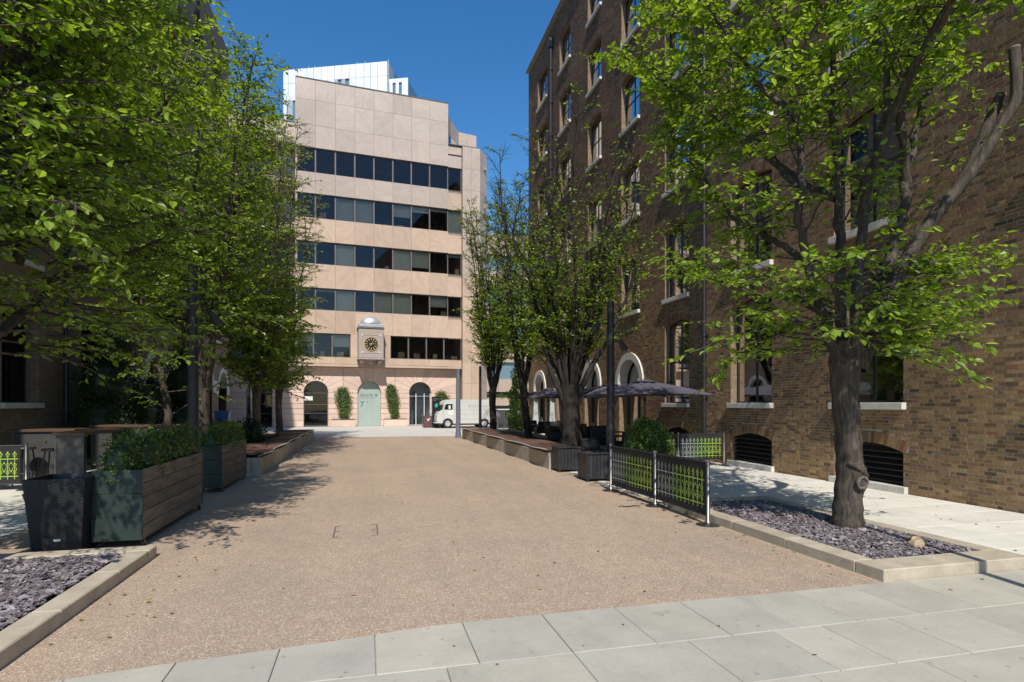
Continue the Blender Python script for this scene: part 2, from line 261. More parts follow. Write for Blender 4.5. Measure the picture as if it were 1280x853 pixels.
# ------------------------------------------------------------------ builders
class MB:
    """collects faces for ONE mesh object"""
    def __init__(s): s.v = []; s.f = []
    def poly(s, pts):
        n = len(s.v); s.v += [tuple(p) for p in pts]; s.f.append(tuple(range(n, n + len(pts)))); return s
    def box(s, x0, x1, y0, y1, z0, z1, b=0.0):
        n = len(s.v)
        if b <= 0:
            s.v += [(x0, y0, z0), (x1, y0, z0), (x1, y1, z0), (x0, y1, z0), (x0, y0, z1), (x1, y0, z1), (x1, y1, z1), (x0, y1, z1)]
            s.f += [(n, n + 3, n + 2, n + 1), (n + 4, n + 5, n + 6, n + 7), (n, n + 1, n + 5, n + 4), (n + 1, n + 2, n + 6, n + 5), (n + 2, n + 3, n + 7, n + 6), (n + 3, n, n + 4, n + 7)]
            return s
        # chamfered box
        P = {}
        for i, (X, ix) in enumerate(((x0, x0 + b), (x1, x1 - b))):
            for j, (Y, iy) in enumerate(((y0, y0 + b), (y1, y1 - b))):
                for k, (Z, iz) in enumerate(((z0, z0 + b), (z1, z1 - b))):
                    for ax, p in (('x', (X, iy, iz)), ('y', (ix, Y, iz)), ('z', (ix, iy, Z))):
                        P[i, j, k, ax] = len(s.v); s.v.append(p)
        q = lambda *a: tuple(P[t] for t in a)
        fs = []
        for i in (0, 1): fs.append([(i, 0, 0, 'x'), (i, 1, 0, 'x'), (i, 1, 1, 'x'), (i, 0, 1, 'x')])
        for j in (0, 1): fs.append([(0, j, 0, 'y'), (1, j, 0, 'y'), (1, j, 1, 'y'), (0, j, 1, 'y')])
        for k in (0, 1): fs.append([(0, 0, k, 'z'), (1, 0, k, 'z'), (1, 1, k, 'z'), (0, 1, k, 'z')])
        for i in (0, 1):
            for j in (0, 1): fs.append([(i, j, 0, 'x'), (i, j, 1, 'x'), (i, j, 1, 'y'), (i, j, 0, 'y')])
            for k in (0, 1): fs.append([(i, 0, k, 'x'), (i, 1, k, 'x'), (i, 1, k, 'z'), (i, 0, k, 'z')])
        for j in (0, 1):
            for k in (0, 1): fs.append([(0, j, k, 'y'), (1, j, k, 'y'), (1, j, k, 'z'), (0, j, k, 'z')])
        for i in (0, 1):
            for j in (0, 1):
                for k in (0, 1): fs.append([(i, j, k, 'x'), (i, j, k, 'y'), (i, j, k, 'z')])
        cx, cy, cz = (x0 + x1) / 2, (y0 + y1) / 2, (z0 + z1) / 2
        for f in fs:
            ids = q(*f); a, b_, c = (Vector(s.v[t]) for t in ids[:3])
            nrm = (b_ - a).cross(c - a); mid = sum((Vector(s.v[t]) for t in ids), Vector()) / len(ids)
            s.f.append(ids if nrm.dot(mid - Vector((cx, cy, cz))) > 0 else ids[::-1])
        return s
    def prism(s, pts, lo, hi, axis='z'):
        """extrude a 2-D outline along an axis (pts are the two other coordinates in xyz order)"""
        def mk(p, h): return (p[0], p[1], h) if axis == 'z' else (p[0], h, p[1]) if axis == 'y' else (h, p[0], p[1])
        n = len(s.v); k = len(pts)
        s.v += [mk(p, lo) for p in pts] + [mk(p, hi) for p in pts]
        s.f.append(tuple(range(n, n + k))); s.f.append(tuple(range(n + 2 * k - 1, n + k - 1, -1)))
        for i in range(k):
            j = (i + 1) % k; s.f.append((n + i, n + k + i, n + k + j, n + j))
        return s
    def tube(s, pts, rad, n=8, cap=True):
        pts = [Vector(p) for p in pts]
        if not hasattr(rad, '__len__'): rad = [rad] * len(pts)
        base = len(s.v); ref = None
        for i, p in enumerate(pts):
            t = (pts[min(i + 1, len(pts) - 1)] - pts[max(i - 1, 0)]).normalized()
            if ref is None: ref = t.orthogonal().normalized()
            ref = (ref - t * ref.dot(t)).normalized(); bt = t.cross(ref)
            for k in range(n):
                a = 2 * math.pi * k / n; s.v.append(tuple(p + (ref * math.cos(a) + bt * math.sin(a)) * rad[i]))
        for i in range(len(pts) - 1):
            for k in range(n):
                a = base + i * n + k; b = base + i * n + (k + 1) % n; s.f.append((a, b, b + n, a + n))
        if cap:
            s.f.append(tuple(base + k for k in range(n))[::-1]); e = base + (len(pts) - 1) * n; s.f.append(tuple(e + k for k in range(n)))
        return s
    def lathe(s, prof, c=(0, 0), n=20):
        base = len(s.v)
        for r, z in prof:
            for k in range(n):
                a = 2 * math.pi * k / n; s.v.append((c[0] + r * math.cos(a), c[1] + r * math.sin(a), z))
        for i in range(len(prof) - 1):
            for k in range(n):
                a = base + i * n + k; b = base + i * n + (k + 1) % n; s.f.append((a, b, b + n, a + n))
        s.f.append(tuple(base + k for k in range(n))[::-1]); e = base + (len(prof) - 1) * n; s.f.append(tuple(e + k for k in range(n)))
        return s
    def shift(s, d):
        s.v = [(a - d[0], b - d[1], c - d[2]) for a, b, c in s.v]; return s
    def build(s, name, mat, parent=None, kind=None, smooth=False, world=False):
        """world=True: points are world points; the parent (or the object) gets its own origin"""
        if world and parent is not None: s.shift(wloc(parent))
        me = bpy.data.meshes.new(name); me.from_pydata(s.v, [], s.f); me.update()
        return link(name, me, mat, parent, kind, smooth)
def wloc(o):
    p = Vector(o.location)
    while o.parent: o = o.parent; p += Vector(o.location)
    return p
def link(name, me, mat, parent=None, kind=None, smooth=False):
    if mat and not me.materials: me.materials.append(MATS[mat])
    if smooth: me.shade_smooth()
    o = bpy.data.objects.new(name, me); COL.objects.link(o)
    if parent is not None: o.parent = parent
    if kind: o['kind'] = kind
    return o
def fast_mesh(name, V, F4):
    """V (n,3) float, F4 (m,4) int quads"""
    me = bpy.data.meshes.new(name); V = np.asarray(V, np.float32); F4 = np.asarray(F4, np.int32)
    me.vertices.add(len(V)); me.vertices.foreach_set('co', V.ravel())
    me.loops.add(F4.size); me.loops.foreach_set('vertex_index', F4.ravel())
    me.polygons.add(len(F4)); me.polygons.foreach_set('loop_start', np.arange(0, F4.size, 4, dtype=np.int32))
    me.update(calc_edges=True); me.shade_flat(); return me
def T(name, label, cat, loc=(0, 0, 0), rz=0, group=None):
    o = bpy.data.objects.new(name, None); COL.objects.link(o); o.location = loc; o.rotation_euler = (0, 0, rz)
    o['label'] = label; o['category'] = cat
    if group: o['group'] = group
    o.empty_display_size = 0.2
    return o
def tag(o, label, cat, group=None):
    o['label'] = label; o['category'] = cat
    if group: o['group'] = group
    return o
def copy_tree(o, parent=None, label=None, loc=None, rz=None):
    c = o.copy(); COL.objects.link(c); c.parent = parent
    if label: c['label'] = label
    if loc is not None: c.location = loc
    if rz is not None: c.rotation_euler = (0, 0, rz)
    for ch in list(o.children): copy_tree(ch, c)
    return c
def struct(name, mb, mat):
    o = mb.build(name, mat); o['kind'] = 'structure'; return o
def text_obj(name, body, size, mat, parent, loc, rot, ext=0.004):
    cu = bpy.data.curves.new(name, 'FONT'); cu.body = body; cu.size = size; cu.extrude = ext
    t = bpy.data.objects.new(name, cu); COL.objects.link(t)
    dg = bpy.context.evaluated_depsgraph_get(); me = bpy.data.meshes.new_from_object(t.evaluated_get(dg))
    bpy.data.objects.remove(t); o = link(name, me, mat, parent); me.materials.clear(); me.materials.append(MATS[mat]); o.location = loc; o.rotation_euler = rot; return o

# ------------------------------------------------------------------ ground
g0 = MB(); g0.poly([(-400, -60, -0.06), (400, -60, -0.06), (400, 700, -0.06), (-400, 700, -0.06)]); struct('ground', g0, 'asphalt_ground')
EDGE = [(-5.0, 3.75), (-3.0, 3.96), (-1.81, 4.13), (-1.21, 4.22), (-0.58, 4.29), (-0.21, 4.33), (0.37, 4.43), (1.0, 4.47), (4.9, 4.47)]
def edge_y(x):
    for (xa, ya), (xb, yb) in zip(EDGE, EDGE[1:]):
        if xa <= x <= xb: return ya + (yb - ya) * (x - xa) / (xb - xa)
    return EDGE[0][1] if x < EDGE[0][0] else 4.47
r0 = MB(); r0.poly([(x, y, 0) for x, y in EDGE] + [(4.9, 30.2, 0), (-5.0, 30.9, 0)]); struct('resin_path', r0, 'resin_gravel')
j0 = MB(); j0.poly([(-6, -2, -0.012), (11, -2, -0.012), (11, 4.47, -0.012)] + [(x, y, -0.012) for x, y in EDGE[::-1]] + [(-6, 3.7, -0.012)])
front = struct('front_pavement', j0, 'joint')
def slab_poly(parent, mat, pts, top=0.006, g=0.0028):
    cx = sum(p[0] for p in pts) / len(pts); cy = sum(p[1] for p in pts) / len(pts)
    z = top + random.uniform(-0.0015, 0.0015)
    q = [(cx + (x - cx) * (1 - 2 * g / max(0.3, abs(x - cx) * 2)) - cx, cy + (y - cy) * (1 - 2 * g / max(0.3, abs(y - cy) * 2)) - cy) for x, y in pts]
    mb = MB(); n = len(q); b = 0.004
    mb.v = [(x, y, -0.03) for x, y in q] + [(x, y, z - b - 0) for x, y in q] + [(x * (1 - b / max(0.1, abs(x))), y * (1 - b / max(0.1, abs(y))), z) for x, y in q]
    mb.f = [tuple(range(2 * n, 3 * n))] + [(l * n + i, l * n + (i + 1) % n, (l + 1) * n + (i + 1) % n, (l + 1) * n + i) for l in (0, 1) for i in range(n)]
    o = mb.build('paving_slab', mat, parent); o.location = (cx, cy, 0); return o
rows = [(3.72, 4.47, [-3.2, -2.5, -1.8, -1.21, -0.58, 0.06, 0.72, 1.37, 2.0, 2.6, 3.17, 3.74, 4.36, 4.97, 5.6, 6.25, 6.9, 7.6, 8.3]),
        (3.06, 3.72, [-2.9, -2.0, -1.2, -0.35, 0.5, 1.37, 2.23, 2.93, 3.37, 4.0, 4.7, 5.5, 6.2, 6.95, 7.7]),
        (2.38, 3.06, [-2.2, -1.3, -0.4, 0.4, 1.15, 1.95, 2.7, 3.55, 4.43, 5.2, 5.9, 6.7]),
        (1.65, 2.38, [-2.0, -1.0, 0.0, 0.9, 1.7, 2.5, 3.4, 4.2, 5.1, 6.0]), (0.9, 1.65, [-1.5, -0.6, 0.3, 1.2, 2.1, 3.0, 3.9, 4.8, 5.7])]
for a, b, xs in rows:
    for x0, x1 in zip(xs, xs[1:]):
        if a > 3.7: pts = [(x0, a), (x1, a), (x1, edge_y(x1))] + [(x, y) for x, y in EDGE[::-1] if x0 < x < x1 - 1e-6] + [(x0, edge_y(x0))]
        else: pts = [(x0, a), (x1, a), (x1, b), (x0, b)]
        slab_poly(front, 'slab_front', pts)
s0 = MB(); s0.poly([(4.9, 8.6, -0.012), (6.6, 8.6, -0.012), (6.6, 4.47, -0.012), (11, 4.47, -0.012), (11, 37, -0.012), (4.9, 37, -0.012)])
side = struct('side_pavement', s0, 'joint')
y = 4.47; k = 0
while y < 16.2:
    h = random.choice((0.6, 0.68, 0.75)); x = 6.68 if y + h < 8.63 else 4.92; x -= 0
    if y < 8.62 < y + h: h = 8.62 - y
    if y > 8.6: x = 4.92
    else: x = 6.68
    while x < 9.83:
        w = random.uniform(0.62, 1.1); x1 = x + w
        if 9.83 - x1 < 0.4: x1 = 9.83
        lim = 9.83 if y < 15.3 else 10.08
        slab_poly(side, 'slab_side', [(x, y), (min(x1, lim), y), (min(x1, lim), y + h), (x, y + h)], 0.004, 0.002); x = x1
    y += h
s1 = MB(); s1.poly([(4.92, y + 0.004, 0.003), (11, y + 0.004, 0.003), (11, 37, 0.003), (4.92, 37, 0.003)]); struct('terrace_paving', s1, 'far_paving')
s2 = MB(); s2.poly([(-60, 37.004, 0.004), (-60, 70, 0.004), (60, 70, 0.004), (60, 37.004, 0.004)]).poly([(-5.0, 30.9, 0.004), (-5.0, 37.002, 0.004), (4.9, 37.002, 0.004), (4.9, 30.2, 0.004)]); struct('street_paving', s2, 'far_paving')
jl = MB(); jl.poly([(-12, 4, -0.011), (-4.45, 4, -0.011), (-4.45, 38, -0.011), (-12, 38, -0.011)]); left_pave = struct('left_pavement', jl, 'joint')
jl2 = MB(); jl2.poly([(-5.0, 3.7, -0.001), (-4.4, 3.7, -0.001), (-4.4, 3.9, -0.001), (-5.0, 3.8, -0.001)])
y = 7.4
while y < 15.5:
    h = random.choice((0.6, 0.7, 0.8)); x = -4.5
    while x > -8.2:
        x1 = max(-8.28, x - random.uniform(0.6, 1.0))
        slab_poly(left_pave, 'slab_side', [(x1, y), (x, y), (x, y + h), (x1, y + h)], 0.009, 0.003); x = x1
    y += h
jl3 = MB(); jl3.poly([(-12, y, 0.006), (-4.5, y, 0.006), (-4.5, 37, 0.006), (-12, 37, 0.006)]); struct('left_terrace_paving', jl3, 'far_paving')

# tree beds: kerb stones and slate mulch
def bed(name, x0, x1, y0, y1, h=0.12, w=0.24, near_w=0.34, side_l=True, side_r=True, lens=(0.9, 1.25)):
    m = MB(); m.poly([(x0 + 0.05, y0 + 0.05, h - 0.05), (x1 - 0.05, y0 + 0.05, h - 0.05), (x1 - 0.05, y1 - 0.05, h - 0.05), (x0 + 0.05, y1 - 0.05, h - 0.05)])
    root = struct(name, m, 'soil')
    def stones(a, b, f):
        t = a
        while t < b - 1e-6:
            e = min(b, t + random.uniform(*lens))
            if b - e < 0.35: e = b
            f(t + 0.002, e - 0.002); t = e
    def st(xa, xb, ya, yb): MB().box(xa, xb, ya, yb, -0.04, h + random.uniform(-0.002, 0.002), 0.010).build('kerb_stone', 'kerb_stone', root)
    stones(x0, x1, lambda a, b: st(a, b, y0, y0 + near_w)); stones(x0, x1, lambda a, b: st(a, b, y1 - w, y1))
    stones(y0 + near_w, y1 - w, lambda a, b: st(x0, x0 + w, a, b)); stones(y0 + near_w, y1 - w, lambda a, b: st(x1 - w * 0.85, x1, a, b))
    return root
bed('tree_bed', 4.78, 6.66, 4.485, 8.6); bed('tree_bed', -5.2, -2.27, 2.6, 7.25, near_w=0.24)
def chips(name, label, x0, x1, y0, y1, z, n, size=0.028):
    c = np.stack([RNG.uniform(x0, x1, n), RNG.uniform(y0, y1, n), z + RNG.uniform(-0.006, 0.016, n) + 0.012 * np.sin(RNG.uniform(0, 6, n))], 1)
    th = RNG.uniform(0, 6.28, n); L = size * RNG.lognormal(0, 0.38, n); W = L * RNG.uniform(0.45, 0.85, n); hh = RNG.uniform(0.003, 0.007, n)
    tx, ty = RNG.normal(0, 0.28, n), RNG.normal(0, 0.28, n)
    cor = np.array([[-1, -1], [1, -1], [1, 1], [-1, 1]], float); V = np.zeros((n, 8, 3))
    for i in range(4):
        jx = RNG.uniform(0.6, 1.15, n); jy = RNG.uniform(0.6, 1.15, n)
        lx = cor[i, 0] * L * jx; ly = cor[i, 1] * W * jy
        X = lx * np.cos(th) - ly * np.sin(th); Y = lx * np.sin(th) + ly * np.cos(th); Z = X * tx + Y * ty
        V[:, i] = np.stack([c[:, 0] + X, c[:, 1] + Y, c[:, 2] + Z], 1); V[:, i + 4] = V[:, i] + np.stack([0 * X, 0 * X, hh], 1)
    F = np.array([[4, 5, 6, 7], [0, 1, 5, 4], [1, 2, 6, 5], [2, 3, 7, 6], [3, 0, 4, 7]])
    F = (np.arange(n)[:, None, None] * 8 + F[None]).reshape(-1, 4)
    o = link(name, fast_mesh(name, V.reshape(-1, 3), F), 'slate_chip', None, 'stuff'); o['label'] = label; o['category'] = 'slate chippings'
chips('slate_chippings', 'purple slate chippings around the trunk of the knotted tree', 5.04, 6.44, 4.84, 8.34, 0.09, 12000, 0.018)
chips('slate_chippings', 'purple slate chippings in the kerbed bed before the timber planter', -4.9, -2.53, 2.9, 7.0, 0.09, 19000, 0.021)
rk = MB()
rp = [(0.12, -0.05), (0.13, 0.04), (0.03, 0.085), (-0.10, 0.06), (-0.135, -0.03), (-0.02, -0.08)]
rk.v = [(x, y, 0) for x, y in rp] + [(x * 1.02 + 0.01, y * 0.95, 0.05 + 0.01 * (i % 2)) for i, (x, y) in enumerate(rp)] + [(x * 0.62 - 0.01, y * 0.6, 0.082 + 0.012 * (i % 3)) for i, (x, y) in enumerate(rp)]
rk.f = [tuple(range(12, 18))] + [(l * 6 + i, l * 6 + (i + 1) % 6, l * 6 + 6 + (i + 1) % 6, l * 6 + 6 + i) for l in (0, 1) for i in range(6)]
ro = rk.build('rock', 'rock'); ro.location = (6.02, 5.22, 0.09); ro.rotation_euler = (0.1, -0.1, 0.3); tag(ro, 'small tan angular rock lying on the slate chippings', 'rock')
# cover lines let into the resin
mk = T('service_marking', 'dark bracket shaped metal edges of a service cover set in the resin', 'cover', (0.2, 8.1, 0.001))
for sx, x0 in ((1, -0.62), (-1, -0.05)):
    m = MB(); m.box(min(x0, x0 + sx * 0.018), max(x0, x0 + sx * 0.018), -0.42, 0.28, 0.0, 0.004)
    for yy in (-0.42, -0.07, 0.265): m.box(min(x0 + sx * 0.02, x0 + sx * 0.085), max(x0 + sx * 0.02, x0 + sx * 0.085), yy, yy + 0.018, 0.0, 0.0045)
    m.build('cover_edge', 'cast_iron', mk)

# ------------------------------------------------------------------ brick buildings
def arc(op, yy):
    ya, yb, za, zb, rise = op; w = (yb - ya) / 2; yc = (ya + yb) / 2; Rr = (w * w + rise * rise) / (2 * rise)
    return zb - Rr + math.sqrt(max(0, Rr * Rr - (yy - yc) ** 2))
NA = 10
def wall_sheet(mb, X, y0, y1, z0, z1, ops):
    bp = {y0, y1}
    for op in ops:
        for i in range(NA + 1): bp.add(round(op[0] + (op[1] - op[0]) * i / NA, 5))
    bp = sorted(bp)
    for a, b in zip(bp, bp[1:]):
        if b - a < 1e-4: continue
        mid = (a + b) / 2; iv = sorted(((op[2], arc(op, a), arc(op, b)) for op in ops if op[0] - 1e-4 < mid < op[1] + 1e-4))
        la = lb = z0
        for za, ta, tb in iv:
            if za > max(la, lb) + 1e-4: mb.poly([(X, a, la), (X, b, lb), (X, b, za), (X, a, za)])
            la, lb = ta, tb
        mb.poly([(X, a, la), (X, b, lb), (X, b, z1), (X, a, z1)])
def brick_rows(X, y0, y1, z0, z1, ops, flemish, band=0.24):
    out = []; nrow = int((z1 - z0) / 0.066)
    for r in range(nrow):
        zb_ = z0 + r * 0.066 + 0.0045; zt = zb_ + 0.0555; blk = []
        for op in ops:
            ya, yb, za, zb, rise = op; w = (yb - ya) / 2; yc = (ya + yb) / 2; Rr = (w * w + rise * rise) / (2 * rise); zc = zb - Rr
            if zt < za + 0.01 or zb_ > zb + band: continue
            if zb_ < zb - rise - 0.01: hw = w
            else: hw = min(w + 0.12, math.sqrt(max(0, (Rr + band) ** 2 - (zb_ + 0.02 - zc) ** 2)))
            if hw > 0.02: blk.append((yc - hw - 0.006, yc + hw + 0.006))
        blk.sort(); segs = []; t = y0
        for a, b in blk:
            if a > t: segs.append((t, a))
            t = max(t, b)
        if t < y1: segs.append((t, y1))
        # bond
        if flemish: pat = [(0.189, 0.2), (0.089, 0.1)]; off = (0.15, 0.0, 0.13, 0.02)[r % 4]
        else: pat = [(0.189, 0.2)]; off = 0.1 * (r % 2)
        per = sum(p[1] for p in pat); yy = y0 - per + off; i = 0
        for a, b in segs:
            yy = a - ((a - (y0 - per + off)) % per) ; i = 0
            while yy < b:
                L, st_ = pat[i % len(pat)]; p0, p1 = max(yy, a), min(yy + L, b)
                if p1 - p0 > 0.03: out.append((p0, p1, zb_, zt, p0 == yy and p1 == yy + L and L > 0.15))
                yy += st_; i += 1
    return out
def bricks_mesh(name, arr, X, sgn, parent, mat):
    """sgn -1: faces towards -x"""
    a = np.array([q[:4] for q in arr]); n = len(a); j = RNG.uniform(-0.0012, 0.0012, n); jy = RNG.uniform(-0.002, 0.002, (n, 2)); jz = RNG.uniform(-0.002, 0.002, (n, 2))
    xf = X + sgn * (0.0 + j); xb = np.full(n, X - sgn * 0.006); b = 0.0015
    y0, y1, z0, z1 = a[:, 0] + jy[:, 0], a[:, 1] + jy[:, 1], a[:, 2] + jz[:, 0], a[:, 3] + jz[:, 1]
    V = np.stack([np.stack(c, 1) for c in ((xb, y0, z0), (xb, y1, z0), (xb, y1, z1), (xb, y0, z1), (xf, y0 + b, z0 + b), (xf, y1 - b, z0 + b), (xf, y1 - b, z1 - b), (xf, y0 + b, z1 - b))], 1)
    V = V - np.array(wloc(parent))
    F = np.array([[4, 7, 6, 5], [0, 4, 5, 1], [1, 5, 6, 2], [2, 6, 7, 3], [3, 7, 4, 0]])
    if sgn > 0: F = F[:, ::-1]
    F = (np.arange(n)[:, None, None] * 8 + F[None]).reshape(-1, 4)
    return link(name, fast_mesh(name, V.reshape(-1, 3), F), mat, parent, 'stuff')
def voussoirs(mb, X, sgn, op, band=0.23, n=None):
    ya, yb, za, zb, rise = op; w = (yb - ya) / 2; yc = (ya + yb) / 2; Rr = (w * w + rise * rise) / (2 * rise); zc = zb - Rr
    A = math.asin(min(1, w / Rr)) + 0.02; n = n or max(9, int(2 * A * Rr / 0.07))
    for i in range(n):
        a0 = -A + 2 * A * i / n + 0.0028 / Rr * 1.4; a1 = -A + 2 * A * (i + 1) / n - 0.0028 / Rr * 1.4; rr = [(Rr + 0.003, Rr + band)]
        for q0, q1 in rr:
            p = [(yc + q * math.sin(t), zc + q * math.cos(t)) for q, t in ((q0, a0), (q0, a1), (q1, a1), (q1, a0))]
            d = random.uniform(-0.002, 0.002); mb.prism(p, X + sgn * (0.003 + d), X - sgn * 0.02, 'x')
def window(parent, X, sgn, op, depth=0.3, sill=True, mull=1, trans=(0.5,), glass='glass_brick', reveal='brick_reveal', sillmat='white_stone'):
    """a window set back in its opening; sub-parts reveal, pane, sill"""
    ya, yb, za, zb, rise = op; xi = X - sgn * depth; pl = wloc(parent)
    fr = MB(); t = 0.05; fd = 0.06; lo, hi = min(xi, xi - sgn * fd), max(xi, xi - sgn * fd)
    N = NA; out = [(ya, za)] + [(yb, za)] + [(yb - (yb - ya) * i / N, arc(op, yb - (yb - ya) * i / N)) for i in range(N + 1)]
    inn = [(ya + t, za + t), (yb - t, za + t)] + [(min(max(y, ya + t), yb - t), z - t) for y, z in out[2:]]
    for i in range(len(out)):
        j = (i + 1) % len(out); fr.prism([out[i], out[j], inn[j], inn[i]], lo, hi, 'x')
    for m in range(1, mull + 1):
        y = ya + (yb - ya) * m / (mull + 1); fr.box(lo + 0.005, hi - 0.005, y - 0.02, y + 0.02, za + t, zb - rise * 0.6 - t)
    for k in trans:
        z = za + (zb - za) * k; fr.box(lo + 0.008, hi - 0.008, ya + t, yb - t, z - 0.02, z + 0.02)
    f = fr.build('window', 'dark_frame', parent, world=True)
    gm = MB(); gx = xi - sgn * 0.03; gm.poly([(gx, y, z) for y, z in out]).shift(pl).build('pane', glass, f)
    rv = MB(); xo = X - sgn * 0.003
    for i in range(len(out)):
        if i == 0: continue
        j = (i + 1) % len(out); rv.poly([(xo, *out[i]), (xi, *out[i]), (xi, *out[j]), (xo, *out[j])])
    rv.shift(pl).build('reveal', reveal, f)
    if sill:
        sm = MB(); a, b = sorted((X + sgn * 0.105, xi)); sm.box(a, b, ya - 0.06, yb + 0.06, za - 0.13, za + 0.004, 0.008); sm.shift(pl).build('sill', sillmat, f)
    return f
def vent(parent, X, sgn, op):
    ya, yb, za, zb, rise = op; pl = wloc(parent); xi = X - sgn * 0.22
    out = [(ya, za), (yb, za)] + [(yb - (yb - ya) * i / NA, arc(op, yb - (yb - ya) * i / NA)) for i in range(NA + 1)]
    bk = MB().poly([(xi, y, z) for y, z in out]); f = bk.build('vent', 'louvre', parent, world=True)
    rv = MB()
    for i in range(1, len(out)):
        j = (i + 1) % len(out); rv.poly([(X - sgn * 0.012, *out[i]), (xi, *out[i]), (xi, *out[j]), (X - sgn * 0.012, *out[j])])
    rv.shift(pl).build('reveal', 'brick_reveal', f)
    z = za + 0.06
    while z < zb - 0.12:
        s = MB(); xa, xb = xi + sgn * 0.02, xi + sgn * 0.12
        s.poly([(xa, ya, z + 0.07), (xa, yb, z + 0.07), (xb, yb, z), (xb, ya, z)]).poly([(xa, ya, z + 0.055), (xb, ya, z - 0.015), (xb, yb, z - 0.015), (xa, yb, z + 0.055)]).poly([(xb, ya, z - 0.015), (xb, ya, z), (xb, yb, z), (xb, yb, z - 0.015)])
        s.shift(pl).build('slat', 'louvre', f); z += 0.115
    a, b = sorted((X + sgn * 0.09, xi)); MB().box(a, b, ya - 0.1, yb + 0.06, 0.002, za + 0.003, 0.006).shift(pl).build('sill', 'white_stone', f)

ROOF = 22.9
bld = T('brick_warehouse', 'tall dark brown brick warehouse with deep windows and white stone arches', 'building', (9.85, 18, 0))
SILL = [1.72, 5.3, 9.0, 12.7, 16.2, 19.5]; HT = [2.8, 2.45, 2.4, 2.1, 2.0, 1.95]
XN, XF = 9.85, 10.1; YS = 15.45; YE = 35.8
near_ops = []; near_v = []
for yc in (2.1, 5.66, 9.66, 13.33):
    for s, h in list(zip(SILL, HT))[:4 if yc > 12 else 3]: near_ops.append((yc - 0.84, yc + 0.84, s, s + h, 0.16))
    near_v.append((yc - 0.84, yc + 0.84, 0.13, 0.93, 0.16))
far_ops = [(16.75, 18.3, s, s + h, 0.15) for s, h in zip(SILL, HT)]
for yc, w in ((21.05, 0.8), (24.75, 0.8), (28.8, 0.85), (32.8, 0.95)):
    for s, h in list(zip(SILL, HT))[1:]: far_ops.append((yc - w, yc + w, s, s + min(h, 2.15), 0.14))
far_v = [(16.75, 18.3, 0.13, 0.93, 0.15)]
arches = [(yc - w, yc + w, 0.02, 3.45, w) for yc, w in ((21.1, 0.98), (25.08, 0.9), (29.3, 0.95), (33.3, 1.0))]
wn_ = MB(); wall_sheet(wn_, XN + 0.0035, 0.0, YS - 0.012, 0, ROOF, near_ops + near_v); wn_.build('wall', 'mortar', bld, world=True)
wf_ = MB(); wall_sheet(wf_, XF + 0.0035, YS, YE - 0.012, 0, ROOF, far_ops + far_v + arches)
wf_.poly([(XN + 0.012, YS - 0.012, 0), (XF + 0.4, YS - 0.012, 0), (XF + 0.4, YS - 0.012, ROOF), (XN + 0.012, YS - 0.012, ROOF)]).poly([(XF + 0.012, YE - 0.012, 0), (XF + 12, YE - 0.012, 0), (XF + 12, YE - 0.012, ROOF), (XF + 0.012, YE - 0.012, ROOF)])
wf_.poly([(XN + 0.02, 0, ROOF - 0.02), (22, 0, ROOF - 0.02), (22, YE, ROOF - 0.02), (XN + 0.02, YE, ROOF - 0.02)]).poly([(XN + 0.02, 0, 0), (22, 0, 0), (22, 0, ROOF), (XN + 0.02, 0, ROOF)])
wf_.build('wall', 'mortar', bld, world=True)
MB().box(12.2, 12.3, 0.3, YE - 0.3, 0, ROOF - 0.1).build('interior_wall', 'interior', bld, world=True)
for z in (0.01, 4.6, 8.2, 12.0, 15.5, 18.9): MB().box(10.5, 12.19, 0.3, YE - 0.3, z, z + 0.15).build('floor', 'interior', bld, world=True)
MB().box(XN - 0.03, XN + 0.4, 0.0, YS + 0.02, ROOF, ROOF + 0.16, 0.02).build('coping', 'lead', bld, world=True)
MB().box(XF - 0.05, XF + 0.4, YS + 0.022, YE + 0.05, ROOF, ROOF + 0.16, 0.02).build('coping', 'lead', bld, world=True)
bn = brick_rows(XN, 1.6, YS, 0.0, 15.0, near_ops + near_v, True)
bn.sort(key=lambda q: (q[0] - 1.5) ** 2 * 0.35 + (q[2] - 1.2) ** 2)
singles = [q for q in bn if q[4] and q[0] > 6.75 and 0.05 < q[2] < 2.6][:290]; ss = set(id(q) for q in singles)
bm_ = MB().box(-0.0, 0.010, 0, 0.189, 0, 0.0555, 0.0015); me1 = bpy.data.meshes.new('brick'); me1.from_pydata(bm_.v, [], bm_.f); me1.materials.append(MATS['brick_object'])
pl = wloc(bld)
for q in singles:
    o = link('brick', me1, None, bld); o.location = (XN - pl.x + random.uniform(-0.002, 0.002), q[0] - pl.y, q[2] - pl.z)
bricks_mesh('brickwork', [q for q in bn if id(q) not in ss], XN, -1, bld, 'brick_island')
bf = brick_rows(XF, YS, YE, 0.0, ROOF, far_ops + far_v + [(a, b, z, c, r) for a, b, z, c, r in arches], False)
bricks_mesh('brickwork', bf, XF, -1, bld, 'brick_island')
vm = MB()
for op in near_ops + near_v: voussoirs(vm, XN, -1, op)
for op in far_ops + far_v: voussoirs(vm, XF, -1, op)
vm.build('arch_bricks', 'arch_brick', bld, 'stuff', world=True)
for op in near_ops: window(bld, XN, -1, op, 0.19, mull=1, trans=(0.5,))
for op in far_ops: window(bld, XF, -1, op, 0.19, mull=1, trans=(0.5,))
for op in near_v: vent(bld, XN, -1, op)
for op in far_v: vent(bld, XF, -1, op)
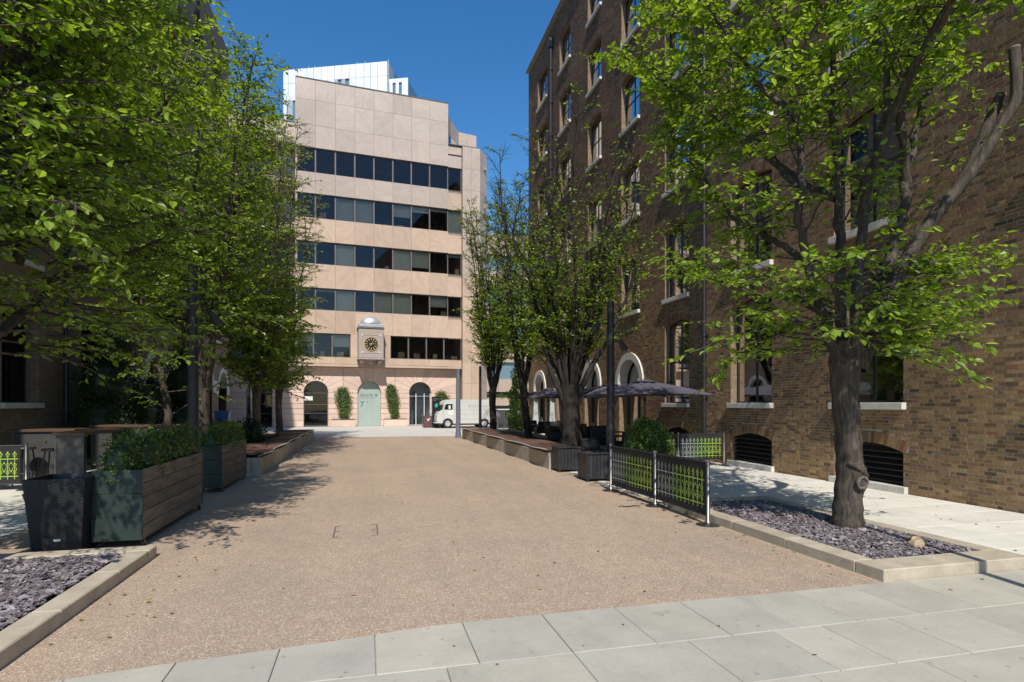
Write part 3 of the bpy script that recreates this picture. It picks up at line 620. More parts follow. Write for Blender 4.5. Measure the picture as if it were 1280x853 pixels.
for op in arches:   # white archivolts with imposts, brick jambs and dark glazed doors behind
    ya, yb, za, zb, w = op; yc = (ya + yb) / 2; zc = zb - w
    am = MB(); n = 20
    for i in range(n):
        t0, t1 = math.pi * i / n, math.pi * (i + 1) / n
        p = [(yc + r * math.cos(t), zc + r * math.sin(t)) for r, t in ((w, t0), (w + 0.27, t0), (w + 0.27, t1), (w, t1))]
        am.prism(p, XF - 0.07, XF + 0.36, 'x')
    for s in (-1, 1):
        a, b = sorted((yc + s * w, yc + s * (w + 0.27))); am.box(XF - 0.07, XF + 0.36, a, b, zc - 0.42, zc - 0.002)
    f = am.build('arch_surround', 'white_stone', bld, world=True)
    rv = MB()
    for s in (-1, 1): y = yc + s * w; rv.poly([(XF + 0.012, y, 0), (XF + 0.45, y, 0), (XF + 0.45, y, zc - 0.42), (XF + 0.012, y, zc - 0.42)])
    rv.shift(pl).build('reveal', 'brick_reveal', f)
    dm = MB(); out = [(ya, 0.02), (yb, 0.02)] + [(yb - (yb - ya) * i / 16, arc(op, yb - (yb - ya) * i / 16)) for i in range(17)]
    dm.poly([(XF + 0.42, y, z) for y, z in out]).shift(pl).build('door_glass', 'glass_dark', f)
    fm = MB()
    for y in (ya + 0.04, yc, yb - 0.04): fm.box(XF + 0.37, XF + 0.41, y - 0.03, y + 0.03, 0.02, zc)
    fm.box(XF + 0.365, XF + 0.405, ya + 0.01, yb - 0.01, zc - 0.05, zc + 0.04); fm.shift(pl).build('door_frame', 'dark_frame', f)
# downpipes
for X, y, zt, r in ((XN - 0.085, YS - 0.1, ROOF - 0.9, 0.06), (XF - 0.09, 30.9, 21.6, 0.075)):
    p = MB().tube([(X, y, 0.0), (X, y, zt)], r, 10)
    for z in np.arange(1.9, zt, 1.85): p.tube([(X, y, z - 0.05), (X, y, z + 0.05)], r * 1.3, 10); p.box(X, X + 0.1, y - r * 1.9, y + r * 1.9, z - 0.02, z + 0.02)
    dp = p.build('downpipe', 'iron_pipe', bld, world=True)
    MB().prism([(y - r * 1.5, zt), (y + r * 1.5, zt), (y + r * 3, zt + 0.3), (y + r * 3, zt + 0.45), (y - r * 3, zt + 0.45), (y - r * 3, zt + 0.3)], X - 0.17, X + 0.085, 'x').shift(pl).build('hopper', 'iron_pipe', dp)

# left building, standing in shade
XL = -8.3
lb = T('brick_building', 'shaded brown brick building with white arches beyond the planters', 'building', (XL, 22, 0)); pl = wloc(lb)
lops = []; L0, L1 = 7.0, 39.2
for yc in (9.2, 13.2, 16.9, 20.8, 24.8, 28.6, 32.6, 36.5):
    for s, h in list(zip(SILL, HT))[0 if yc < 23 else 1:]: lops.append((yc - 0.8, yc + 0.8, s, s + min(h, 2.4), 0.15))
larch = [(yc - w, yc + w, 0.02, 3.6, w) for yc, w in ((26.2, 0.95), (30.2, 0.95), (34.2, 0.95), (37.6, 0.95))]
wl = MB(); wall_sheet(wl, XL, L0, L1, 0, ROOF + 0.6, lops + larch)
wl.poly([(XL, L0, 0), (XL - 14, L0, 0), (XL - 14, L0, ROOF + 0.6), (XL, L0, ROOF + 0.6)]).poly([(XL, L1, 0), (XL - 14, L1, 0), (XL - 14, L1, ROOF + 0.6), (XL, L1, ROOF + 0.6)])
wl.poly([(XL, L0, ROOF + 0.6), (XL - 14, L0, ROOF + 0.6), (XL - 14, L1, ROOF + 0.6), (XL, L1, ROOF + 0.6)])
wl.build('wall', 'brick_shade', lb, world=True)
MB().box(XL - 3.1, XL - 3.0, L0 + 0.2, L1 - 0.2, 0, ROOF).build('interior_wall', 'interior', lb, world=True)
for a, b in ((23.5, 25.15), (27.25, 29.15), (31.25, 33.15), (35.25, 36.55), (38.65, L1)):
    MB().box(XL + 0.002, XL + 0.05, a, b, 2.25, 3.0, 0.008).build('stone_band', 'stucco', lb, world=True)
for op in lops: window(lb, XL, 1, op, 0.3, mull=1, trans=(0.5,), reveal='brick_shade')
for op in larch:
    ya, yb, za, zb, w = op; yc = (ya + yb) / 2; zc = zb - w; am = MB()
    for i in range(16):
        t0, t1 = math.pi * i / 16, math.pi * (i + 1) / 16
        am.prism([(yc + r * math.cos(t), zc + r * math.sin(t)) for r, t in ((w, t0), (w + 0.25, t0), (w + 0.25, t1), (w, t1))], XL - 0.3, XL + 0.07, 'x')
    f = am.build('arch_surround', 'stucco', lb, world=True)
    dm = MB(); out = [(ya, 0.02), (yb, 0.02)] + [(yb - (yb - ya) * i / 16, arc(op, yb - (yb - ya) * i / 16)) for i in range(17)]
    dm.poly([(XL - 0.35, y, z) for y, z in out]).shift(pl).build('door_glass', 'glass_dark', f)
for y in (18.9, 32.2): MB().tube([(XL + 0.09, y, 0), (XL + 0.09, y, 22)], 0.06, 8).build('downpipe', 'iron_pipe', lb, world=True)

# ------------------------------------------------------------------ stone office building across the street (local frame: x along the facade, -y towards the lane)
ob = T('stone_office_building', 'pink stone office building with window bands and a clock over arches', 'building', (0.25, 45.3, 0), R(5.5))
FY = -0.7
def panel(u0, u1, z0, z1, y=FY, mat='pale_stone', th=0.12):
    b = MB().box(-(u1 - u0) / 2 + 0.005, (u1 - u0) / 2 - 0.005, 0, th, -(z1 - z0) / 2 + 0.005, (z1 - z0) / 2 - 0.005, 0.004)
    o = b.build('stone_panel', mat, ob); o.location = ((u0 + u1) / 2, y + random.uniform(-0.004, 0.004), (z0 + z1) / 2); return o
MU = [-5.26, -3.92, -2.53, -1.15, 0.24, 1.65, 3.05, 4.47, 5.92]; MR = MU + [7.03]
ROWS = [(18.48, 20.28), (15.18, 16.95), (11.86, 13.5), (8.53, 10.13), (5.12, 6.85)]
for z0, z1 in ((20.28, 21.88), (21.88, 23.7), (23.7, 25.18)):
    for a, b in zip(MU, MU[1:]): panel(a, b, z0, z1)
for i, (z0, z1) in enumerate(((16.95, 18.48), (13.5, 15.18), (10.13, 11.86), (6.85, 8.53))):
    for a, b in zip(MU, MU[1:]): panel(a, b, z0, z1, mat='pale_stone' if i < 1 else 'pink_stone')
    panel(5.92, 7.03, z0, z1 - 0.22, FY + 0.12, 'pink_stone')
for a, b in zip(MU, MU[1:]): panel(a, b, 4.62, 5.12, mat='pink_stone')
panel(5.92, 7.03, 4.62, 5.12, FY + 0.12, 'pink_stone'); panel(5.92, 7.03, 20.28, 21.2, FY + 0.12); panel(5.92, 7.03, 21.32, 22.0, FY + 0.12)
panel(-1.46, 0.0, 5.12, 6.85, mat='pink_stone'); panel(0.0, 1.46, 5.12, 6.85, mat='pink_stone')
bk = MB()
for z0, z1 in ((20.3, 25.16), (16.97, 18.46), (13.52, 15.16), (10.15, 11.84), (6.87, 8.51), (4.64, 5.10)):
    bk.box(-5.24, 5.90, FY + 0.10, FY + 0.5, z0, z1); bk.box(5.901, 7.03, FY + 0.22, FY + 0.5, z0, min(z1, 22.0) - 0.02)
bk.box(-1.44, 1.44, FY + 0.10, FY + 0.5, 5.101, 6.869)
for z in (20.6, 17.5, 14.2, 10.9, 7.5, 4.8): bk.box(-20, 9.2, FY + 0.501, 8, z, z + 0.3)
bk.box(-5.24, 5.9, FY + 0.12, 8, 25.0, 25.16); bk.box(5.75, 5.9, FY + 0.501, 8, 20.9, 24.99); bk.box(-5.24, -5.1, FY + 0.501, 8, 20.9, 24.99)
bk.build('wall_core', 'stone_joint', ob)
MB().box(-20, 9.2, 3.2, 3.3, 4, 20.5).build('interior_wall', 'interior', ob)
MB().box(-5.28, 5.95, FY - 0.03, FY + 0.3, 25.181, 25.27, 0.01).build('coping', 'lead', ob)
MB().box(5.951, 8.55, FY + 0.0, FY + 0.4, 22.02, 22.1, 0.01).build('coping', 'lead', ob)
def bay(u0, u1, z0, z1, y=FY + 0.13, clutter=0.4, top=False):
    t = 0.05; f = MB(); f.box(u0, u0 + t, y, y + 0.12, z0, z1); f.box(u1 - t, u1, y, y + 0.12, z0, z1); f.box(u0 + t, u1 - t, y, y + 0.12, z0, z0 + t); f.box(u0 + t, u1 - t, y, y + 0.12, z1 - t, z1)
    w = f.build('window', 'bronze_frame', ob)
    MB().poly([(u0 + t, y + 0.05, z0 + t), (u1 - t, y + 0.05, z0 + t), (u1 - t, y + 0.05, z1 - t), (u0 + t, y + 0.05, z1 - t)]).build('pane', 'glass', w)
    r = random.random()
    if not top:
        d = 0 if u1 > 1.4 and z0 < 5.5 else random.choice((0.0, 0.0, 0.12, 0.25, 0.55, 0.8, 1.0, 1.0)) * (z1 - z0 - 0.1)
        if d > 0.05: MB().box(u0 + 0.07, u1 - 0.07, y + 0.16, y + 0.17, z1 - 0.05 - d, z1 - 0.05).build('blind', 'blind', w)
        if r < clutter and d < 1:
            c = random.uniform(u0 + 0.3, u1 - 0.4); h = random.uniform(0.2, 0.6); MB().box(c, c + random.uniform(0.25, 0.5), y + 0.35, y + 0.6, z0 + 0.02, z0 + h).build('storage_box', 'shelf_clutter', w)
for i, (z0, z1) in enumerate(ROWS):
    if i < 4:
        for a, b in zip(MR, MR[1:]): bay(a, b, z0, z1, FY + (0.13 if b < 6.5 else 0.24), 0.5 if i in (2, 1) else 0.2, i == 0)
    else:
        for a, b in ((-5.26, -4.06), (-4.06, -2.75), (-2.75, -1.46), (1.46, 2.83), (2.83, 4.22), (4.22, 5.6), (5.6, 7.0)): bay(a, b, z0, z1, clutter=0.9)
# corner tower with chamfer, and recessed penthouse
def vpanel(p, q, z0, z1, mat='pale_stone'):
    """panel on a vertical plane from p to q in plan"""
    d = Vector((q[0] - p[0], q[1] - p[1], 0)); L = d.length; b = MB().box(-L / 2 + 0.005, L / 2 - 0.005, 0, 0.12, -(z1 - z0) / 2 + 0.005, (z1 - z0) / 2 - 0.005, 0.004)
    o = b.build('stone_panel', mat, ob); o.location = ((p[0] + q[0]) / 2, (p[1] + q[1]) / 2, (z0 + z1) / 2); o.rotation_euler = (0, 0, math.atan2(d.y, d.x)); return o
zt = [0.0, 1.6, 3.3, 5.0, 6.7, 8.4, 10.1, 11.8, 13.5, 15.2, 16.9, 18.6, 20.3, 22.0]
for z0, z1 in zip(zt, zt[1:]):
    m = 'pink_stone' if z0 < 11 else 'pale_stone'
    vpanel((7.06, FY - 0.06), (7.78, FY - 0.06), z0, z1, m); vpanel((7.78, FY - 0.06), (8.5, FY - 0.06), z0, z1, m)
    vpanel((8.5, FY - 0.06), (9.4, 0.35), z0, z1, m); vpanel((9.4, 0.35), (9.55, 3.2), z0, z1, m)
tc_ = MB().prism([(7.08, FY + 0.05), (8.46, FY + 0.05), (9.27, 0.42), (9.4, 8), (7.08, 8)], 0, 21.98); tc_.build('tower_core', 'stone_joint', ob)
for z0, z1 in ((22.0, 23.3), (23.3, 24.5)):
    vpanel((5.93, -0.2), (7.5, 2.2), z0, z1); vpanel((7.5, 2.2), (8.3, 2.3), z0, z1); vpanel((8.3, 2.3), (9.1, 2.4), z0, z1); vpanel((9.1, 2.4), (9.2, 6), z0, z1)
MB().prism([(6.05, -0.05), (7.5, 2.3), (9.0, 2.5), (9.0, 7.9), (6.05, 7.9)], 22.0, 24.55).build('penthouse_core', 'stone_joint', ob)
MB().prism([(6.1, 0.0), (7.0, 1.37), (7.0, 1.37), (6.1, 0.0)], 22.05, 22.1).build('penthouse_ledge', 'lead', ob)
pw = MB().prism([(6.25, 0.10), (7.1, 1.40), (7.02, 1.46), (6.17, 0.16)], 22.25, 23.1); pw.build('penthouse_window', 'glass_dark', ob)
# left wing, set back
WY = 0.9; wm = MB()
for z0, z1 in ((20.28, 22.6), (16.95, 18.48), (13.5, 15.18), (10.13, 11.86), (6.85, 8.53), (4.62, 5.12)):
    u = -5.3
    while u > -19: vpanel((u - 1.45, WY), (u, WY), z0, z1, 'pink_stone' if z0 < 12 else 'pale_stone'); u -= 1.45
    wm.box(-19, -5.3, WY + 0.1, WY + 0.4, z0 + 0.02, z1 - 0.02)
wm.build('wing_core', 'stone_joint', ob)
for z0, z1 in ROWS:
    u = -5.3
    while u > -19: bay(u - 1.45, u, z0, z1, WY + 0.12); u -= 1.45
MB().box(-19, -5.3, WY - 0.03, WY + 0.3, 22.605, 22.69).build('coping', 'lead', ob)
MB().box(-5.3, -5.16, FY + 0.1, WY + 0.5, 4.7, 25.1).build('return_wall', 'pale_stone', ob)
MB().box(-19, 7.0, FY + 0.02, 3, 4.45, 4.615).build('soffit', 'pink_stone', ob)

# rusticated arcade
AC = [-11.55, -7.71, -3.87, -0.04, 3.84]; AW = 0.86; SPR = 2.52
def blk(pts, y0=-0.05): MB().prism(pts, y0, 0.3, 'y').build('stone_block', 'rusticated', ob)
def shrink(pts, g=0.016):
    cx = sum(p[0] for p in pts) / len(pts); cy = sum(p[1] for p in pts) / len(pts); o = []
    for x, y in pts:
        d = math.hypot(x - cx, y - cy); o.append((x + (cx - x) * g * 1.4 / d, y + (cy - y) * g * 1.4 / d))
    return o
edges = [-13.5] + [v for c in AC for v in (c - AW, c + AW)] + [7.02]
for p0, p1 in zip(edges[0::2], edges[1::2]):
    if p1 - p0 < 0.2: continue
    zs = [0.02, 0.5, 0.95, 1.345, 1.74, 2.135, SPR]
    for z0, z1 in zip(zs, zs[1:]): blk([(p0 + 0.004, z0 + 0.014), (p1 - 0.004, z0 + 0.014), (p1 - 0.004, z1 - 0.014), (p0 + 0.004, z1 - 0.014)], -0.05 - (0.03 if z0 < 0.9 else 0))
TOPZ = 4.44
for i, c in enumerate(AC):
    lo = (AC[i - 1] + c) / 2 if i else -13.5; hi = (AC[i + 1] + c) / 2 if i < len(AC) - 1 else 7.02
    angs = [0, 14, 28, 46, 62, 78, 102, 118, 134, 152, 166, 180]
    def hit(a):
        dx, dz = math.cos(R(a)), math.sin(R(a)); t = []
        if dx > 1e-6: t.append((hi - c) / dx)
        if dx < -1e-6: t.append((lo - c) / dx)
        if dz > 1e-6: t.append((TOPZ - SPR) / dz)
        t = min(t); return (c + dx * t, SPR + dz * t)
    for a0, a1 in zip(angs, angs[1:]):
        n = 3; inner = [(c + AW * math.cos(R(a0 + (a1 - a0) * k / n)), SPR + AW * math.sin(R(a0 + (a1 - a0) * k / n))) for k in range(n + 1)]
        h0, h1 = hit(a0), hit(a1); o = [h1]
        if abs(h0[0] - h1[0]) > 1e-4 and abs(h0[1] - h1[1]) > 1e-4: o.append((hi if a0 < 90 else lo, TOPZ))
        o.append(h0); blk(shrink(inner + o))
am = MB()
for p0, p1 in zip(edges[0::2], edges[1::2]):
    if p1 - p0 > 0.2: am.box(p0 + 0.02, p1 - 0.02, 0.0, 0.28, 0, SPR)
for i, c in enumerate(AC):
    lo = (AC[i - 1] + c) / 2 if i else -13.5; hi = (AC[i + 1] + c) / 2 if i < len(AC) - 1 else 7.02; n = 14
    for k in range(n):
        x0, x1 = c - AW + 2 * AW * k / n, c - AW + 2 * AW * (k + 1) / n; f = lambda x: SPR + math.sqrt(max(0, AW * AW - (x - c) ** 2))
        am.prism([(x0, f(x0) + 0.02), (x1, f(x1) + 0.02), (x1, 4.449), (x0, 4.449)], 0.0, 0.28, 'y')
    am.box(lo, c - AW, 0.0, 0.28, SPR + 0.001, 4.448); am.box(c + AW, hi, 0.0, 0.28, SPR + 0.001, 4.448)
am.build('arcade_core', 'stone_joint', ob)
MB().box(-13.5, 2.4, 2.5, 2.6, 0, 4.4).build('interior_wall', 'interior', ob); MB().box(2.5, 7.02, 1.6, 1.7, 0, 4.4).build('lobby_wall', 'white_cladding', ob)
for z in (0.55, 1.1, 1.65, 2.2): MB().box(3.6, 4.6, 1.2, 1.58, z, z + 0.05).build('lobby_shelf', 'tower_grey', ob)
MB().box(3.55, 3.62, 1.2, 1.58, 0.02, 2.7).build('lobby_partition', 'tower_glass', ob)
def arch_shape(c, y, r=AW): return [(c - r, y, 0.02), (c + r, y, 0.02)] + [(c + r * math.cos(math.pi * k / 18), y, SPR + r * math.sin(math.pi * k / 18)) for k in range(19)]
for c, g in zip(AC, ('glass_dark', 'glass_dark', 'glass_dark', 'frosted', 'glass')):
    a = MB().poly(arch_shape(c, 0.2)).build('arched_window', g, ob)
    if g != 'frosted':
        fm = MB()
        for x in (c - AW + 0.03, c + AW - 0.03) + ((c - 0.3, c + 0.35) if g == 'glass' else ()): fm.box(x - 0.025, x + 0.025, 0.15, 0.19, 0.02, SPR)
        for z in ((0.08, 1.0, 1.65, 2.5) if g != 'glass' else (0.06, 2.3)): fm.box(c - AW + 0.056, c + AW - 0.056, 0.152, 0.188, z - 0.012, z + 0.012)
        fm.build('glazing_bar', 'grey_pole' if g != 'glass' else 'white_print', a)
    else: MB().box(c - 0.012, c + 0.012, 0.17, 0.195, 0.02, SPR + AW - 0.02).build('glazing_bar', 'pale_glass', a)
text_obj('lettering', 'SQUARE', 0.27, 'grey_print', ob, (-0.74, 0.19, 2.28), (R(90), 0, 0)); text_obj('numeral', '7', 0.62, 'seven_print', ob, (-0.72, 0.19, 1.45), (R(90), 0, 0))
MB().box(0.42, 0.56, 0.185, 0.195, 2.28, 2.44).build('emblem', 'grey_print', ob); MB().box(-0.22, -0.12, 0.185, 0.195, 1.80, 1.86).build('emblem', 'grey_print', ob)
for i in range(9): MB().box(-0.72 + i * 0.13, -0.64 + i * 0.13, 0.187, 0.195, 2.14, 2.17).build('print_line', 'grey_print', ob)
MB().box(-4.68, -4.1, 0.14, 0.15, 1.95, 2.25).build('notice', 'white_print', ob)
for u0, u1, k in ((-2.85, -1.05, 0), (1.0, 2.8, 1), (4.85, 6.6, 2)):
    b = MB().box(u0, u1, -0.55, -0.09, 0.01, 0.5, 0.012); b.build('planter_box', 'rusticated', ob)
    MB().box(u0 + 0.05, u1 - 0.05, -0.5, -0.12, 0.5, 0.56, 0.02).build('soil', 'soil', ob)

# clock
ck = T('wall_clock', 'square bronze wall clock with gold dial under a silver dome', 'clock', tuple(Vector((0.25, 45.3, 0)) + Vector((math.cos(R(5.5)) * -0.07, math.sin(R(5.5)) * -0.07, 5.0))), R(5.5))
CY = FY - 1.0; c0, c1 = -0.9, 0.9
MB().box(c0, c1, CY, FY - 0.01, 0.05, 2.2, 0.03).build('case', 'clock_case', ck)
MB().box(c0 - 0.06, c1 + 0.06, CY - 0.06, FY - 0.012, 2.201, 2.29, 0.02).build('cornice', 'bronze_frame', ck); MB().box(c0 - 0.05, c1 + 0.05, CY - 0.05, FY - 0.012, -0.06, 0.049, 0.02).build('base_moulding', 'clock_case', ck)
MB().box(c0 - 0.0, c1 + 0.0, CY - 0.02, FY - 0.012, 2.291, 2.55, 0.05).build('dome_base', 'dome_metal', ck)
dm = MB()
dm.lathe([(0.78, 2.551)] + [(0.78 * math.cos(R(a)), 2.55 + 0.62 * math.sin(R(a))) for a in range(10, 90, 10)] + [(0.02, 3.17)], (0, CY + 0.5), 28); dm.v = [(x, CY + 0.5 + (y - CY - 0.5) * 0.62, z) for x, y, z in dm.v]; dm.build('dome', 'dome_metal', ck, smooth=True)
def ring(r0, r1, y, n=32):
    m = MB()
    for k in range(n):
        a, b = 2 * math.pi * k / n, 2 * math.pi * (k + 1) / n
        m.prism([(r * math.cos(t), 1.08 + r * math.sin(t)) for r, t in ((r0, a), (r1, a), (r1, b), (r0, b))], y - 0.02, y, 'y')
    return m
dial = MB().prism([(0.5 * math.cos(2 * math.pi * k / 32), 1.08 + 0.5 * math.sin(2 * math.pi * k / 32)) for k in range(32)], CY - 0.03, CY - 0.002, 'y').build('dial', 'clock_black', ck)
ring(0.47, 0.51, CY - 0.031).build('dial_rim', 'gold', dial)
for k in range(12):
    t = math.pi / 6 * k; dx, dz = math.cos(t), math.sin(t)
    MB().prism([(dx * 0.27 - dz * 0.018, 1.08 + dz * 0.27 + dx * 0.018), (dx * 0.42 - dz * 0.036, 1.08 + dz * 0.42 + dx * 0.036), (dx * 0.42 + dz * 0.036, 1.08 + dz * 0.42 - dx * 0.036), (dx * 0.27 + dz * 0.018, 1.08 + dz * 0.27 - dx * 0.018)], CY - 0.045, CY - 0.032, 'y').build('numeral', 'gold', dial)
for a, L, w in ((R(58), 0.36, 0.035), (R(3), 0.43, 0.028)):
    dx, dz = math.cos(a), math.sin(a); MB().prism([(-dx * 0.14 - dz * w, 1.08 - dz * 0.14 + dx * w), (dx * L, 1.08 + dz * L), (-dx * 0.14 + dz * w, 1.08 - dz * 0.14 - dx * w)], CY - 0.062 - w * 0.3, CY - 0.05, 'y').build('hand', 'gold', dial)
fr = MB()
for a, b, z0, z1 in ((-0.68, 0.68, 1.72, 1.76), (-0.68, 0.68, 0.4, 0.44), (-0.68, -0.64, 0.441, 1.719), (0.64, 0.68, 0.441, 1.719)): fr.box(a, b, CY - 0.02, CY - 0.001, z0, z1)
fr.build('dial_frame', 'clock_case', ck)
for sx in (-0.62, 0.62):
    for z in (0.46, 1.70): MB().lathe([(0.075, 0), (0.06, 0.03), (0.01, 0.045)], (0, 0), 12).build('rosette', 'white_stone', ck).rotation_euler = (0, 0, 0)
for o in [o for o in ck.children if o.name.startswith('rosette')]:
    i = int(o.name.split('.')[-1]) if '.' in o.name else 0
    o.location = ((-0.62, 0.62)[i // 2], CY - 0.001, (0.46, 1.70)[i % 2]); o.rotation_euler = (R(90), 0, 0)
for k in range(13): MB().box(-0.62 + k * 0.098, -0.56 + k * 0.098, CY - 0.015, CY - 0.001, 1.96, 2.02).build('frieze_stud', 'gold', ck)
for sx in (-0.65, 0.65): MB().prism([(FY, -0.06), (CY + 0.08, -0.06), (CY + 0.08, -0.2), (FY - 0.2, -0.36), (FY, -0.36)], sx - 0.13, sx + 0.13, 'x').build('bracket', 'clock_case', ck)
MB().lathe([(0.02, -0.35), (0.07, -0.3), (0.07, -0.22), (0.02, -0.16), (0.02, -0.06)], (0, CY + 0.3), 10).build('pendant', 'dome_metal', ck)

# ------------------------------------------------------------------ buildings farther off
tw = T('glass_tower', 'far white clad office tower with glass slots rising behind the stone office', 'building', (4.54, 132.9, 0), math.atan2(9.5, -23.2) + math.pi)
# local: corner at x=0, building runs to -x; front is -y
L = 25; MB().box(-L, 0, 0.3, 22, 0, 78.2).build('tower_core', 'tower_glass', tw)
random.seed(5); x = 0
while x > -L:
    w = random.choice((1.6, 1.9, 2.3)); x1 = max(-L, x - w); z = 78.6
    for h, p in ((3.2, 1.0), (4.0, 0.78), (4.0, 0.62), (4.0, 0.6), (4, 0.6)):
        if random.random() < p: MB().box(x1 + 0.05, x - 0.05, 0, 0.28, z - h + 0.08, z).build('cladding_panel', 'white_cladding', tw)
        elif random.random() < 0.5: MB().box(x1 + 0.05, x1 + (x - x1) * 0.5, 0, 0.28, z - h + 0.08, z).build('cladding_panel', 'tower_grey', tw)
        z -= h
    if random.random() < 0.3: MB().box(x - 0.2, x - 0.05, 1, 1.15, 78.3, 79.6).build('roof_post', 'tower_grey', tw)
    x = x1
for k in range(6): MB().box(0.001, 0.2, 0.5 + k * 3.4, 3.4 + k * 3.4, 60, 78.4).build('side_panel', 'tower_glass' if k % 2 else 'tower_grey', tw)
MB().box(0.21, 4.6, 0.9, 12, 0, 74.4).build('annex_core', 'tower_glass', tw)
for k in range(3):
    MB().box(0.3 + k * 1.45, 1.0 + k * 1.45 + (0.7 if k == 2 else 0), 0.6, 0.88, 66, 74.8).build('cladding_panel', 'white_cladding', tw)
MB().box(0.21, 4.6, 0.62, 0.87, 74.0, 74.9).build('cladding_panel', 'white_cladding', tw)
wg = T('stone_terrace_block', 'pale stone block with planted balconies beyond the delivery van', 'building', (17.5, 60, 0), R(5.5))
for z0, z1, m in ((0, 0.9, 'dark_frame'), (1.5, 2.35, 'wing_stone'), (2.95, 4.3, 'wing_stone'), (6.1, 8.4, 'wing_stone'), (10.2, 12.2, 'wing_stone'), (14.0, 15.8, 'wing_stone'), (17.4, 19.6, 'wing_stone')):
    x = -8.0
    while x < 12: MB().box(x + 0.01, x + 1.99, 0, 0.4, z0, z1, 0.01).build('stone_panel', m, wg); x += 2.0
MB().box(-8, 12, 0.6, 10, 0, 19.4).build('core', 'interior', wg)
for z0, z1 in ((4.3, 6.1), (8.4, 10.2), (12.2, 14.0), (15.8, 17.4)):
    x = -8.0
    while x < 12: MB().box(x + 0.05, x + 1.95, 0.3, 0.34, z0 + 0.01, z1 - 0.01).build('window', 'tower_glass', wg); x += 2.0

# ------------------------------------------------------------------ foliage
LEAF_P = np.array([[0, 0, 0], [0.32, 0.30, 0.05], [0.70, 0.24, 0.03], [1, 0, -0.06], [0.70, -0.24, 0.03], [0.32, -0.30, 0.05]])   # base, edges, tip
LEAF_F = np.array([[0, 3, 2, 1], [0, 5, 4, 3]])
def leaves_mesh(name, P, D, N, S, mat, parent, world=True):
    """P positions, D directions, N normals, S lengths"""
    P, D, N = np.asarray(P, float), np.asarray(D, float), np.asarray(N, float); S = np.asarray(S, float)
    D /= np.linalg.norm(D, axis=1, keepdims=True) + 1e-9; B = np.cross(N, D); B /= np.linalg.norm(B, axis=1, keepdims=True) + 1e-9; N = np.cross(D, B)
    V = P[:, None] + S[:, None, None] * (LEAF_P[None, :, 0, None] * D[:, None] + LEAF_P[None, :, 1, None] * B[:, None] + LEAF_P[None, :, 2, None] * N[:, None] * 1.6)
    if world: V = V - np.array(wloc(parent))
    F = (np.arange(len(P))[:, None, None] * 6 + LEAF_F[None]).reshape(-1, 4)
    return link(name, fast_mesh(name, V.reshape(-1, 3), F), mat, parent, 'stuff')
def catmull(pts, n=5):
    pts = [np.array(p, float) for p in pts]; q = [2 * pts[0] - pts[1]] + pts + [2 * pts[-1] - pts[-2]]; out = []
    for i in range(1, len(q) - 2):
        for k in range(n):
            t = k / n; a, b, c, d = q[i - 1:i + 3]
            out.append(0.5 * ((2 * b) + (c - a) * t + (2 * a - 5 * b + 4 * c - d) * t * t + (3 * b - a - 3 * c + d) * t ** 3))
    out.append(pts[-1]); return np.array(out)
class Tubes:
    def __init__(s): s.V = []; s.F = []; s.n = 0
    def add(s, P, rad, k):
        P = np.asarray(P, float); rad = np.asarray(rad, float); m = len(P)
        t = np.gradient(P, axis=0); t /= np.linalg.norm(t, axis=1, keepdims=True) + 1e-9
        ref = np.array([1.0, 0.13, 0.07]) if abs(t[0, 0]) < 0.8 else np.array([0.1, 1.0, 0.05])
        a = np.cross(t, ref); a /= np.linalg.norm(a, axis=1, keepdims=True) + 1e-9; b = np.cross(t, a)
        th = np.arange(k) * 2 * math.pi / k
        V = P[:, None] + rad[:, None, None] * (np.cos(th)[None, :, None] * a[:, None] + np.sin(th)[None, :, None] * b[:, None])
        i = np.arange(m - 1)[:, None] * k + np.arange(k)[None]; j = np.arange(m - 1)[:, None] * k + (np.arange(k)[None] + 1) % k
        s.F.append(np.stack([i, j, j + k, i + k], -1).reshape(-1, 4) + s.n); s.V.append(V.reshape(-1, 3)); s.n += m * k
    def mesh(s, name, mat, parent):
        V = np.concatenate(s.V) - np.array(wloc(parent)); me = fast_mesh(name, V, np.concatenate(s.F)); return link(name, me, mat, parent, smooth=True)
